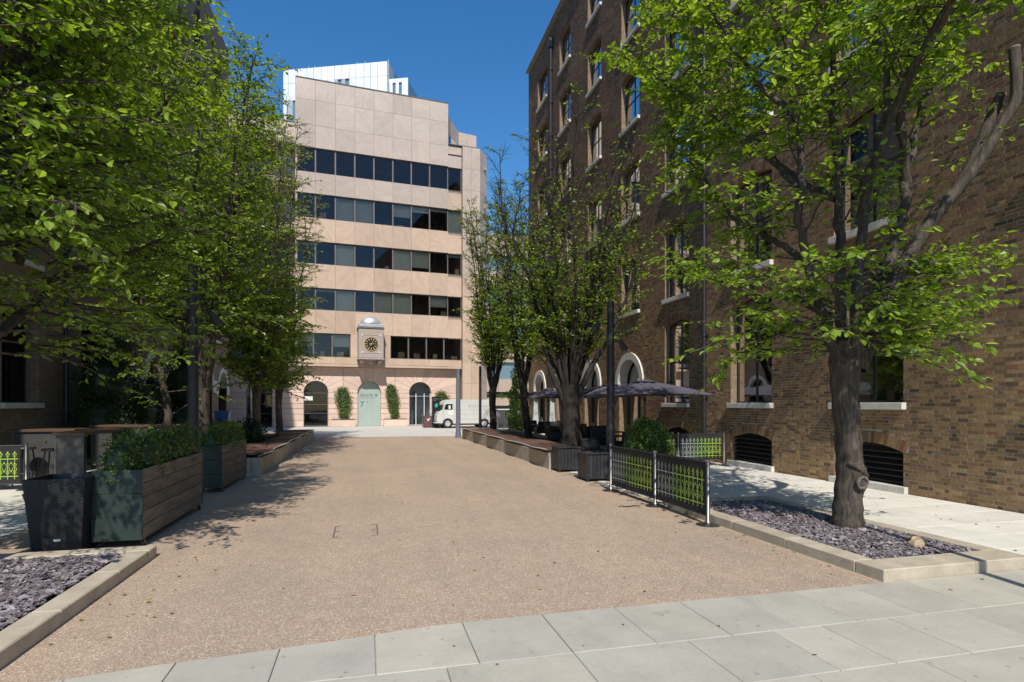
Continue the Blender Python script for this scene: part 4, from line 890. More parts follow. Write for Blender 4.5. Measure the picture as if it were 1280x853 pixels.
def tree(label, loc, trunk, stems, seed, tk=1.0, leaf=0.085, dens=1.0, blen=(0.7, 1.7), leafprob=None, allow=None, bark='bark', name='hornbeam_tree', first=0.18, up=0.35, step=0.2, extra=(), lw=True, tw=0.45):
    """trunk: [(x,y,z,r)], stems: list of [(x,y,z)...] with radii (r0,r1)"""
    g = np.random.default_rng(seed); root = T(name, label, 'tree', loc, group='trees lining the lane'); tb = Tubes(); LP, LD, LN, LS = [], [], [], []
    tp = catmull([p[:3] for p in trunk], 5); tr = np.interp(np.linspace(0, 1, len(tp)), np.linspace(0, 1, len(trunk)), [p[3] for p in trunk])
    tr = tr * (1 + 0.05 * np.sin(np.arange(len(tr)) * 1.9 + seed)); tb.add(tp, tr, 16)
    def leafy(P, D):
        """leaves along a twig"""
        L = np.linalg.norm(np.diff(P, axis=0), axis=1).sum(); n = max(3, int(L / (0.055 / dens))); side = 1
        for k in range(n):
            f = (k + 0.6) / n; i = min(int(f * (len(P) - 1)), len(P) - 2); t = f * (len(P) - 1) - i; p = P[i] * (1 - t) + P[i + 1] * t
            lp = 1 if leafprob is None else leafprob(p)
            if g.random() > lp or (allow is not None and not allow(p, g)): side = -side; continue
            d = D / (np.linalg.norm(D) + 1e-9); h = np.array([-d[1], d[0], 0]) * side
            ld = d * 0.65 + h * 0.8 + np.array([0, 0, g.normal(-0.22, 0.28)]) + g.normal(0, 0.18, 3)
            nn = np.array([0, 0, 1.0]) + g.normal(0, 0.42, 3)
            LP.append(p); LD.append(ld); LN.append(nn); LS.append(leaf * min(1.35, g.lognormal(-0.12, 0.3))); side = -side
    def twig(p, d, L):
        n = 4; pts = [p]; d = d / (np.linalg.norm(d) + 1e-9)
        for k in range(n):
            d = d + g.normal(0, 0.13, 3) + np.array([0, 0, -0.03]); d /= np.linalg.norm(d); pts.append(pts[-1] + d * L / n)
        pts = np.array(pts); tb.add(pts, np.linspace(0.0052, 0.002, n + 1) * tk, 3); leafy(pts, d); return pts
    def branch(p, d, L, r):
        n = 7; pts = [p]; d = d / np.linalg.norm(d)
        for k in range(n):
            d = d + g.normal(0, 0.12, 3) + np.array([0, 0, 0.05 if k < 3 else -0.05]); d /= np.linalg.norm(d); pts.append(pts[-1] + d * L / n)
        pts = np.array(pts); tb.add(pts, np.linspace(r * (0.5 + 0.5 * tk), 0.005 * tk, n + 1), 5)
        side = 1; f = 0.22
        while f < 1:
            i = min(int(f * n), n - 1); t = f * n - i; q = pts[i] * (1 - t) + pts[i + 1] * t; dd = pts[i + 1] - pts[i]; dd /= np.linalg.norm(dd)
            h = np.array([-dd[1], dd[0], 0]); h /= np.linalg.norm(h) + 1e-6
            twig(q, dd * 0.6 + h * side * g.uniform(0.5, 1.0) + np.array([0, 0, g.normal(0.03, 0.2)]), tw * g.uniform(0.5, 1.25) * (1 - 0.45 * f)); side = -side; f += g.uniform(0.06, 0.11)
        twig(pts[-1], d, 0.3)
    for st, (r0, r1) in stems:
        P = catmull(st, 6); P[1:-1] += g.normal(0, 0.018, P[1:-1].shape); rr = np.linspace(r0, r1, len(P)); tb.add(P, rr, 9)
        seg = np.linalg.norm(np.diff(P, axis=0), axis=1); cum = np.concatenate([[0], np.cumsum(seg)]); tot = cum[-1]; s = first * tot; az = g.uniform(0, 6.28)
        while s < tot:
            i = min(np.searchsorted(cum, s) - 1, len(P) - 2); i = max(i, 0); t = (s - cum[i]) / (seg[i] + 1e-9); q = P[i] * (1 - t) + P[i + 1] * t
            az += 2.4 + g.normal(0, 0.35); out = np.array([q[0] - tp[-1][0], q[1] - tp[-1][1], 0]); out = out / (np.linalg.norm(out) + 0.25)
            d = np.array([math.cos(az), math.sin(az), 0]) + out * 0.55; d /= np.linalg.norm(d) + 1e-6; d[2] = g.normal(up, 0.22)
            f = s / tot; L = (blen[0] + (blen[1] - blen[0]) * (1 - f)) * g.uniform(0.65, 1.2)
            if allow is None or allow(q + d * L * 0.7, g): branch(q, d, L, 0.008 + 0.009 * (1 - f))
            s += step * g.uniform(0.6, 1.4)
        twig(P[-1], P[-1] - P[-2], 0.4); twig(P[-1], P[-1] - P[-2] + g.normal(0, 0.1, 3), 0.35)
    for p, d, L, r in extra: branch(np.array(p, float), np.array(d, float), L, r)
    trunk_o = tb.mesh('trunk', bark, root)
    if LP: leaves_mesh('crown', np.array(LP), np.array(LD), np.array(LN), np.array(LS), 'leaf_spring', root)
    print('leaves', label[:30], len(LP))
    return root
CA, SA = math.cos(R(14.11)), math.sin(R(14.11))
def wpt(px, py, d):
    """a point of the place worked out from its bearing, elevation and distance"""
    xc = (px - 640) / 724 * d; return (xc * CA + d * SA, -xc * SA + d * CA, CAM_H - (py - 505) / 724 * d)

# the knotted tree in the slate bed
B1 = (6.17, 6.3, 0.07)
trunk1 = [(6.13, 6.3, 0.02, 0.225), (6.13, 6.3, 0.12, 0.20), (6.13, 6.3, 0.4, 0.174), (6.16, 6.3, 0.8, 0.165), (6.13, 6.3, 1.3, 0.156), (6.08, 6.3, 1.9, 0.166), (6.08, 6.3, 2.3, 0.19), (6.10, 6.3, 2.5, 0.17)]
st1 = [([(6.02, 6.25, 2.05), wpt(1020, 370, 7.5), wpt(1003, 290, 7.5), wpt(1002, 180, 7.5), wpt(985, 60, 7.5), wpt(975, -70, 7.6), wpt(965, -170, 7.7)], (0.07, 0.018)),
       ([(6.08, 6.35, 2.1), wpt(1052, 340, 7.8), wpt(1046, 250, 8.0), wpt(1042, 120, 8.1), wpt(1046, -20, 8.2), wpt(1040, -150, 8.3)], (0.08, 0.02)),
       ([(6.12, 6.2, 2.1), wpt(1072, 340, 7.3), wpt(1085, 240, 7.2), wpt(1108, 130, 7.1), wpt(1092, 0, 7.1), wpt(1090, -150, 7.1)], (0.075, 0.018)),
       ([(6.2, 6.3, 2.05), wpt(1112, 330, 7.8), wpt(1128, 265, 7.9), wpt(1138, 190, 8.0), wpt(1182, 60, 8.2), wpt(1222, -10, 8.3), wpt(1250, -120, 8.4)], (0.09, 0.022)),
       ([wpt(1133, 230, 7.95), wpt(1128, 130, 7.7), wpt(1150, 20, 7.6), wpt(1160, -100, 7.5)], (0.07, 0.02)),
       ([wpt(1003, 160, 7.5), wpt(955, 110, 7.9), wpt(905, 40, 8.4), wpt(860, -40, 8.8)], (0.045, 0.015)),
       ([wpt(1015, 330, 7.55), wpt(965, 300, 8.2), wpt(915, 270, 8.9), wpt(880, 215, 9.5), wpt(850, 140, 10.0)], (0.05, 0.012)),
       ([wpt(1000, 235, 7.5), wpt(950, 190, 8.4), wpt(900, 150, 9.2), wpt(840, 110, 9.8), wpt(790, 70, 10.3)], (0.045, 0.012)),
       ([wpt(1046, 250, 8.0), wpt(985, 215, 8.9), wpt(935, 150, 9.9), wpt(880, 60, 10.6), wpt(830, 0, 11.0)], (0.05, 0.012)),
       ([(6.1, 6.1, 4.0), (5.98, 5.3, 5.4), (5.7, 4.0, 6.1), (5.45, 2.9, 6.1), (5.3, 2.2, 5.8)], (0.05, 0.015)), ([(6.1, 6.1, 4.4), (6.2, 5.2, 5.9), (5.9, 3.9, 6.9), (5.6, 2.9, 7.0)], (0.045, 0.015)),  # branches added out of view to shade the trunk
       ([wpt(1040, 395, 7.6), wpt(985, 375, 7.9), wpt(930, 365, 8.3), wpt(885, 330, 8.8)], (0.035, 0.01))]
def allow1(p, g):
    # s: reach towards the warehouse side of the trunk; the crown is thin there above the lopped limbs and open in its middle
    s = (p[0] - 6.1) * CA - (p[1] - 6.3) * SA; z = p[2]
    if p[1] < 4.3: return True
    if s > 0.65 and 4.5 < z < 5.8: return g.random() < 0.35
    if s > 1.25 and 3.85 < z <= 4.5: return False
    if s > 1.5 and z > 2.9: return z > 3.3 and g.random() < 0.6
    if s > 1.8: return False
    if z < 1.9: return False
    if abs(s) < 0.6 and 2.8 < z < 5.8: return g.random() < 0.4
    return True
ex1 = [(wpt(1040, 420, 7.6), (-0.9, -0.1, 0.12), 1.5, 0.016), (wpt(1085, 415, 7.4), (1, -0.5, 0.12), 1.35, 0.015), (wpt(1085, 430, 7.35), (0.9, -0.6, 0.0), 1.15, 0.013), (wpt(1075, 440, 7.3), (0.35, -1, 0.05), 1.0, 0.012), (wpt(1090, 380, 7.5), (1, -0.15, 0.25), 1.7, 0.017), (wpt(1095, 350, 7.6), (1, -0.3, 0.3), 1.6, 0.016),
       (wpt(1100, 330, 7.6), (1, 0.1, 0.15), 1.5, 0.016), (wpt(1050, 400, 7.4), (-1, 0.4, 0.2), 1.9, 0.018), (wpt(1030, 370, 7.5), (-0.8, 0.9, 0.15), 2.2, 0.02), (wpt(1060, 380, 7.2), (-0.2, -1, 0.2), 1.1, 0.014), (wpt(1085, 405, 7.4), (0.7, -0.8, 0.1), 1.2, 0.013), (wpt(1030, 410, 7.5), (-1, 0.8, -0.05), 1.8, 0.016)]
gx = np.random.default_rng(77)
for k in range(16):   # low leafy sprays around the fork
    a = gx.uniform(-2.9, 0.4) if k < 11 else gx.uniform(0.6, 3.4)
    ex1.append(((6.05 + 0.25 * math.cos(a), 6.3 + 0.25 * math.sin(a), gx.uniform(2.4, 3.7)), (math.cos(a), math.sin(a), gx.uniform(0.0, 0.25)), gx.uniform(1.2, 2.3) if abs(a + 1.3) > 0.9 else gx.uniform(0.8, 1.2), 0.016))
for dx, dy, dz, L_, z_ in ((1, -0.35, -0.02, 1.7, 2.35), (0.85, -0.6, 0.0, 1.6, 2.45), (0.5, -0.9, -0.04, 1.15, 2.4), (0.95, -0.1, 0.03, 1.6, 2.5), (0.3, -1, 0.02, 0.95, 2.5), (1, -0.5, 0.1, 1.6, 2.75), (0.7, -0.75, 0.12, 1.4, 2.8), (1, -0.2, 0.15, 1.7, 2.9), (0.1, -1, 0.1, 1.0, 2.8), (-0.95, 0.1, 0.02, 1.6, 2.4), (-0.8, -0.4, 0.05, 1.3, 2.6), (-0.9, 0.5, 0.0, 1.9, 2.5), (-1, -0.1, 0.15, 1.7, 2.9), (-0.6, 0.9, 0.05, 2.0, 2.7), (1, 0.05, 0.22, 1.7, 3.2), (0.9, -0.45, 0.25, 1.6, 3.3)):
    for q_ in (0, 1): ex1.append(((6.1 + 0.12 * dx, 6.28 + 0.12 * dy, z_ + 0.09 * q_), (dx + gx.normal(0, 0.12), dy + gx.normal(0, 0.12), dz), L_ * gx.uniform(0.85, 1.1), 0.013))
for k in range(8): ex1.append(((5.3 + gx.uniform(-0.4, 0.4), 2.9 + gx.uniform(-0.3, 0.6), gx.uniform(4.9, 6.4)), (gx.normal(), gx.normal(), 0.1), 0.9, 0.012))  # unseen sprays added above the view, throwing shade on the trunk
t1 = tree('tree with a ringed burl low on its trunk, in slate chippings', B1, trunk1, st1, 3, leaf=0.098, dens=1.35, blen=(0.7, 1.5), allow=allow1, first=0.28, step=0.15, extra=ex1)
lm = Tubes(); s1p = catmull([(6.22, 6.22, 2.15), wpt(1122, 345, 7.6), wpt(1172, 265, 7.5), wpt(1205, 225, 7.5), wpt(1238, 150, 7.5), wpt(1251, 118, 7.5)], 6); lm.add(s1p, np.linspace(0.10, 0.056, len(s1p)), 12)
s2p = catmull([wpt(1186, 250, 7.5), wpt(1222, 205, 7.4), wpt(1256, 150, 7.3), wpt(1270, 120, 7.25), wpt(1268, 60, 7.25)], 6); lm.add(s2p, np.linspace(0.072, 0.060, len(s2p)), 12)
lm.mesh('lopped_limb', 'bark', t1)
for P, r in ((s1p, 0.0565), (s2p, 0.0605)):
    d = Vector(P[-1] - P[-2]).normalized(); MB().tube([Vector(P[-1]) - d * 0.004, Vector(P[-1]) + d * 0.004], r, 12).build('cut_end', 'cut_wood', t1, world=True)
fw = np.array([SA, CA, 0]); rt = np.array([CA, -SA, 0]); upv = np.array([0.0, 0, 1]); kc = np.array(wpt(1078, 604, 7.41)); th = np.linspace(0, 2 * math.pi, 25)
kn = Tubes(); kn.add(kc[None] + (0.070 + 0.006 * np.sin(th * 2 + 1))[:, None] * (np.cos(th)[:, None] * rt + 1.08 * np.sin(th)[:, None] * upv) + (0.03 * np.cos(th))[:, None] * fw, 0.023 + 0.005 * np.sin(th * 3), 10)
kn.mesh('burl_ring', 'bark_light', t1)
kn = Tubes(); zz = np.linspace(-1, 1, 11); kn.add(kc[None] + fw * 0.125 + rt * (-0.012) + (zz * 0.30 + 0.10)[:, None] * upv + (0.02 * zz)[:, None] * fw - (0.03 * zz)[:, None] * rt, 0.005 + 0.118 * np.sqrt(1 - zz ** 2) * (1 + 0.12 * np.sin(zz * 9)), 16)
kn.add(np.array([kc - rt * 0.15 + upv * 0.26 + fw * 0.06, kc - rt * 0.06 + upv * 0.20 + fw * 0.02, kc + rt * 0.02 + upv * 0.15 + fw * 0.02, kc + rt * 0.09 + upv * 0.08 + fw * 0.06]), [0.03, 0.045, 0.042, 0.03], 10)
kn.mesh('burl', 'bark', t1)

def vase(base, h0, h1, n, spread, seed, r=0.075, lean=(0, 0), wob=0.15):
    g = np.random.default_rng(seed); out = []
    for k in range(n):
        a = 2 * math.pi * (k + g.uniform(-0.25, 0.25)) / n; s = spread * g.uniform(0.55, 1.15); dx, dy = math.cos(a) * s + lean[0], math.sin(a) * s + lean[1]; H_ = h1 * g.uniform(0.88, 1.06)
        pts = [(base[0] + math.cos(a) * 0.05, base[1] + math.sin(a) * 0.05, h0 - 0.25)]
        for f in (0.2, 0.45, 0.72, 1.0):
            q = f ** 0.8; pts.append((base[0] + dx * q + g.normal(0, wob * f), base[1] + dy * q + g.normal(0, wob * f), h0 + (H_ - h0) * f))
        out.append((pts, (r * g.uniform(0.75, 1.1), 0.014)))
    return out
def simple_trunk(x, y, z0, z1, r): return [(x, y, z0, r * 1.2), (x + 0.02, y, z0 + (z1 - z0) * 0.25, r), (x - 0.02, y + 0.02, z0 + (z1 - z0) * 0.65, r * 0.95), (x, y, z1, r * 1.1)]
# left near tree, its trunk just outside the picture
xl, yl = -3.95, 5.9
stl = vase((xl, yl), 2.2, 7.6, 8, 1.5, 21, 0.085, (0.1, 0.4))
stl += [([(xl + 0.1, yl, 2.0), wpt(20, 400, 6.2), wpt(75, 345, 6.9), wpt(140, 325, 7.6), wpt(200, 300, 8.3)], (0.06, 0.014)), ([wpt(-30, 150, 5.6), wpt(35, 95, 6.0), wpt(80, 60, 6.3), wpt(130, 0, 6.8), wpt(170, -80, 7.0)], (0.055, 0.016)),
        ([wpt(-40, 330, 5.4), wpt(-5, 200, 5.6), wpt(25, 90, 5.8), wpt(50, 0, 6.0), wpt(60, -90, 6.2)], (0.11, 0.06)), ([wpt(-60, 250, 5.2), wpt(0, 60, 5.3), wpt(25, -60, 5.4)], (0.09, 0.05)), ([wpt(20, 330, 6.2), wpt(52, 230, 6.3), wpt(62, 130, 6.4), wpt(75, 60, 6.5)], (0.06, 0.03)), ([wpt(-40, 330, 5.7), wpt(40, 280, 6.6), wpt(60, 180, 7.2), wpt(85, 90, 7.7), wpt(140, 10, 8.2)], (0.05, 0.014)),
        ([wpt(-20, 300, 5.9), wpt(70, 230, 7.0), wpt(150, 180, 8.0), wpt(215, 120, 8.8), wpt(240, 50, 9.2)], (0.05, 0.012))]
stl += vase((xl - 0.3, yl), 2.6, 8.8, 6, 1.6, 25, 0.06, (-1.3, 1.9))  # crown stems added outside the view to shade the left terrace
def allowl(p, g):
    if p[1] < 3.6 or p[0] > -1.75 or p[2] < 1.98: return False
    if p[1] > 8.5 and p[0] > -2.05: return False
    if p[2] < 2.3: return g.random() < 0.6
    return True
exl = [(wpt(20, 400, 6.2), (0.7, 0.9, -0.02), 2.0, 0.018), (wpt(60, 360, 6.8), (0.5, 1, -0.08), 1.9, 0.016), (wpt(-10, 380, 6.0), (0.8, 0.5, 0.0), 1.8, 0.018), (wpt(100, 335, 7.2), (0.6, 1, -0.06), 1.9, 0.016), (wpt(140, 325, 7.6), (0.9, 0.6, -0.05), 1.4, 0.014), (wpt(60, 330, 6.8), (0.3, 1, 0.1), 1.8, 0.015), (wpt(20, 300, 6.3), (0.9, 0.7, 0.05), 1.8, 0.015), (wpt(160, 260, 7.8), (0.6, 0.9, 0.05), 1.8, 0.015)]
exl += [(wpt(30, 430, 6.4), (0.5, 1, -0.03), 1.9, 0.015), (wpt(60, 420, 6.8), (0.8, 0.8, -0.05), 1.9, 0.015), (wpt(110, 400, 7.4), (0.6, 1, -0.08), 1.9, 0.015), (wpt(0, 425, 6.2), (0.6, 0.9, -0.05), 1.7, 0.015), (wpt(150, 390, 8.0), (0.5, 1, -0.06), 1.7, 0.014), (wpt(190, 400, 8.6), (0.5, 1, -0.05), 1.5, 0.013), (wpt(90, 380, 7.0), (0.9, 0.5, -0.02), 1.6, 0.014), (wpt(-10, 440, 6.0), (0.3, 1, 0.0), 1.6, 0.014)]
exl += [(wpt(100, 250, 7.4), (0.6, 1, 0.1), 1.8, 0.015), (wpt(150, 160, 8.0), (0.7, 1, 0.1), 1.8, 0.015), (wpt(190, 130, 8.6), (0.5, 1, 0.2), 1.7, 0.014), (wpt(120, 80, 7.8), (0.8, 0.8, 0.2), 1.8, 0.015), (wpt(200, 220, 8.4), (0.4, 1, 0.0), 1.6, 0.014), (wpt(180, 60, 8.0), (0.8, 1, 0.2), 1.6, 0.014), (wpt(220, 20, 8.6), (0.5, 1, 0.25), 1.6, 0.014)]
tree('spreading tree overhanging the bed before the timber planter', (xl, yl, 0.07), simple_trunk(xl, yl, 0.02, 2.3, 0.2), stl, 22, leaf=0.094, dens=1.12, blen=(0.9, 1.9), allow=allowl, extra=exl, up=0.12, step=0.15)
def sparse(z0, z1, lo):
    return lambda p: float(np.interp(p[2], [z0, z1], [1.0, lo]))
# left trees behind
t2 = simple_trunk(-4.05, 16.3, 0.0, 2.4, 0.17)
s2 = vase((-4.05, 16.3), 2.2, 10.6, 10, 2.0, 31, 0.085) + [([(-4.6, 16.1, 0.0), (-4.75, 16.0, 1.2), (-4.9, 15.9, 2.5), (-5.3, 15.6, 4.5), (-5.6, 15.3, 6.8)], (0.12, 0.02))]
tree('twin stemmed tree standing at the end of the left bench', (-4.05, 16.3, 0), t2, s2, 32, tk=1.3, leaf=0.10, dens=1.2, blen=(0.9, 2.1), step=0.17, leafprob=sparse(6, 10, 0.8), bark='bark')
for (x, y, sd, h, n, lf, lab) in ((-3.75, 22.0, 41, 11.8, 13, 0.85, 'pale barked leafy tree growing from the middle of the left bench'), (-3.7, 27.0, 51, 11.6, 12, 0.8, 'slim pale barked tree at the far end of the left bench')):
    tree(lab, (x, y, 0.3), simple_trunk(x, y, 0.3, 2.2, 0.14), vase((x, y), 2.0, h, n, 1.6, sd, 0.05), sd + 1, tk=1.6, up=0.35, first=0.06, leaf=0.115, dens=0.95, blen=(0.55, 1.5), step=0.26, leafprob=sparse(5.0, 7.4, 0.2), bark='bark_light')
# right trees
tree('dark trunked tree beside the parasols, its upper twigs nearly bare', (6.25, 17.2, 0.3), [(6.25, 17.2, 0.3, 0.33), (6.25, 17.2, 0.8, 0.29), (6.22, 17.2, 1.6, 0.28), (6.2, 17.2, 2.3, 0.32)], vase((6.2, 17.2), 2.1, 9.4, 14, 2.5, 61, 0.08, wob=0.22) + [([(6.4, 17.1, 1.9), (6.8, 17.0, 2.8), (7.3, 16.9, 3.7), (7.9, 16.6, 5.2), (8.3, 16.3, 7.0)], (0.11, 0.02)), ([(6.0, 17.2, 1.8), (5.6, 17.3, 2.8), (5.3, 17.4, 4.2), (4.9, 17.5, 6.6)], (0.11, 0.02))], 62, bark='bark_shaded', tk=1.6, up=0.85, tw=0.42, leaf=0.105, dens=0.85, blen=(0.6, 1.5), step=0.3, leafprob=sparse(5.2, 7.8, 0.15))
tree('leaning slim tree growing from the middle of the right bench', (6.35, 22.8, 0.3), [(6.45, 22.8, 0.3, 0.17), (6.3, 22.8, 1.4, 0.14), (6.2, 22.8, 2.4, 0.15)], vase((6.2, 22.8), 2.2, 10.4, 11, 1.6, 71, 0.06), 72, bark='bark_shaded', tk=1.6, up=0.8, leaf=0.11, dens=0.95, blen=(0.6, 1.4), step=0.27, leafprob=sparse(5, 7, 0.2))
tree('upright leafy tree at the far end of the right bench', (6.15, 28.4, 0.3), simple_trunk(6.15, 28.4, 0.3, 2.4, 0.17), vase((6.15, 28.4), 2.2, 11.8, 12, 1.6, 81, 0.06), 82, bark='bark_shaded', tk=1.8, up=0.8, leaf=0.12, dens=0.95, blen=(0.6, 1.4), step=0.27, leafprob=sparse(6, 8.2, 0.3))

def leaf_cloud(name, mat, parent, boxes, n, size, seed, core=None, flat=0.0):
    """leaves filling ellipsoids (cx,cy,cz,rx,ry,rz)"""
    g = np.random.default_rng(seed); vol = np.array([b[3] * b[4] * b[5] for b in boxes]) ** 0.7; vol /= vol.sum(); P, N = [], []
    for b, v in zip(boxes, vol):
        m = int(n * v); d = g.normal(0, 1, (m, 3)); d /= np.linalg.norm(d, axis=1, keepdims=True); r = g.uniform(0.55, 1.06, m) ** 0.6 * (1 + 0.12 * np.sin(d[:, 0] * 5 + d[:, 2] * 7 + b[0] * 9))
        P.append(np.array(b[:3]) + d * r[:, None] * np.array(b[3:])); N.append(d * 0.8 + g.normal(0, 0.6, (m, 3)) + np.array([0, 0, 0.4]))
    P = np.concatenate(P); N = np.concatenate(N); D = g.normal(0, 1, P.shape); o = leaves_mesh(name, P, D, N, size * g.uniform(0.6, 1.25, len(P)), mat, parent)
    return o
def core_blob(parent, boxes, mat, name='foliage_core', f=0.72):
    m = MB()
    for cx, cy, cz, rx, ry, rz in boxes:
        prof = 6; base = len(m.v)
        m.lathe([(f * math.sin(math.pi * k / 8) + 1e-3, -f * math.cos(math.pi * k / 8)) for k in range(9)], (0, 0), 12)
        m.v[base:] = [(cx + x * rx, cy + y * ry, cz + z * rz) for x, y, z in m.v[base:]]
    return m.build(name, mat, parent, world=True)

# ------------------------------------------------------------------ lane furniture
random.seed(19)
def bench(label, xf, xb, y0, y1, sgn):
    """concrete walled bed with a timber slat seat whose lane edge waves; xf: lane side"""
    root = T('planter_bench', label, 'bench', (xf, y0, 0)); h = 0.42; w = 0.22
    y = y0
    while y < y1 - 0.01:
        e = min(y1, y + 1.78); a, b = sorted((xf, xf + sgn * w)); MB().box(a, b, y + 0.003, e - 0.003, -0.02, h, 0.008).build('concrete_block', 'concrete', root, world=True); y = e
    for yy in (y0, y1 - w):
        a, b = sorted((xf + sgn * (w + 0.004), xb)); n = 2
        for k in range(n): MB().box(a + (b - a) * k / n + 0.003, a + (b - a) * (k + 1) / n - 0.003, yy, yy + w, -0.02, h, 0.008).build('concrete_block', 'concrete', root, world=True)
    a, b = sorted((xb, xb - sgn * w)); MB().box(a, b, y0 + w + 0.004, y1 - w - 0.004, -0.02, h - 0.004, 0.008).build('back_wall', 'concrete', root, world=True)
    a, b = sorted((xf + sgn * w, xb - sgn * w)); MB().poly([(a, y0 + w, h - 0.09), (b, y0 + w, h - 0.09), (b, y1 - w, h - 0.09), (a, y1 - w, h - 0.09)]).build('soil', 'soil', root, world=True)
    bx0, bx1 = sorted((xf + sgn * 0.06, xf + sgn * 0.14))
    MB().box(bx0, bx1, y0 + 0.05, y1 - 0.05, h + 0.001, h + 0.05).build('batten', 'dark_metal', root, world=True)
    bx0, bx1 = sorted((xf + sgn * 0.72, xf + sgn * 0.80)); MB().box(bx0, bx1, y0 + 0.25, y1 - 0.25, h - 0.4, h + 0.05).build('batten', 'dark_metal', root, world=True)
    y = y0 + 0.02; i = 0
    while y < y1 - 0.1:
        f = 0.075 * math.sin((y - y0) * 2.05) + 0.012 * math.sin(y * 9.3); x0 = xf - sgn * (0.035 + f); x1 = xf + sgn * (0.92 + 0.25 * math.sin((y - y0) * 0.55 + 1))
        dz = 0.022 * math.sin((y - y0) * 2.05 + 0.7)
        a, b = sorted((x0, x1)); MB().box(a, b, y, y + 0.116, h + 0.052 + dz, h + 0.090 + dz, 0.006).build('slat', 'slat_wood', root, world=True); y += 0.125; i += 1
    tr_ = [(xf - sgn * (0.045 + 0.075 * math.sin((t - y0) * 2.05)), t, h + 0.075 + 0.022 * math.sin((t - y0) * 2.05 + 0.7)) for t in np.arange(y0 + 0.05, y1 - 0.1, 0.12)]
    MB().tube(tr_, 0.016, 6).build('edge_trim', 'hub', root, world=True)  # pale trim added to draw the sun glint along the wavy edge
    return root
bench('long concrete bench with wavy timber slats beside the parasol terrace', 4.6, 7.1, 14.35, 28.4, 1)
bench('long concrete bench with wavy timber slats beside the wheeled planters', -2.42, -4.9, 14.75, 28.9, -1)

def planter(label, x0, x1, y0, y1, z1, seed, nplank=5):
    root = T('timber_planter', label, 'planter', ((x0 + x1) / 2, (y0 + y1) / 2, 0), group='wheeled timber planters'); z0 = 0.085
    hh = (z1 - z0) / nplank
    for k in range(nplank):
        for a, b in ((x1 - 0.035, x1), (x0, x0 + 0.035)): MB().box(a, b, y0 + 0.036, y1 - 0.036, z0 + hh * k + 0.003, z0 + hh * (k + 1) - 0.003, 0.004).build('plank', 'plank_wood', root, world=True)
    for k in range(3):
        h3 = (z1 - z0) / 3
        for a, b in ((y0, y0 + 0.034), (y1 - 0.034, y1)): MB().box(x0 - 0.004, x1 + 0.004, a, b, z0 + h3 * k + 0.002, z0 + h3 * (k + 1) - 0.002, 0.003).build('end_panel', 'green_paint', root, world=True)
    MB().box(x0 + 0.04, x1 - 0.04, y0 + 0.04, y1 - 0.04, z0 + 0.02, z1 - 0.07).build('soil', 'soil', root, world=True)
    for sx in (x0 + 0.05, x1 - 0.02):
        for sy in (y0 + 0.12, y1 - 0.12):
            c = MB(); c.tube([(sx - 0.014, sy, 0.04), (sx + 0.014, sy, 0.04)], 0.04, 12); w_ = c.build('caster', 'dark_metal', root, world=True)
            MB().tube([(sx - 0.018, sy, 0.04), (sx + 0.018, sy, 0.04)], 0.02, 10).shift(wloc(root)).build('hub', 'steel', w_); MB().box(sx - 0.025, sx + 0.012, sy - 0.03, sy + 0.03, 0.079, 0.0845).shift(wloc(root)).build('plate', 'steel', w_)
    hg = T('box_shrub', 'clipped green hedge filling the ' + ('longer' if y1 - y0 > 2.5 else 'shorter') + ' wheeled planter', 'hedge', ((x0 + x1) / 2, (y0 + y1) / 2, z1 - 0.08), group='hedges in the wheeled planters'); bl = []
    g = random.Random(seed); y = y0 + 0.2
    while y < y1 - 0.1: bl.append(((x0 + x1) / 2 + g.uniform(-0.06, 0.06), y, z1 + g.uniform(0.02, 0.1), 0.21 + g.uniform(0, 0.04), 0.24 + g.uniform(0, 0.06), 0.31 + g.uniform(0, 0.09))); y += 0.23
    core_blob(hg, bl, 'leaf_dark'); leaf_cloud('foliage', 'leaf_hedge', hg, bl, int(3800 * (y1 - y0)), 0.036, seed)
planter('longer weathered timber planter with dark green ends on casters', -3.1, -2.58, 7.72, 10.35, 0.92, 3)
planter('shorter weathered timber planter with dark green ends before the left bench', -3.08, -2.68, 12.1, 14.4, 0.90, 4)

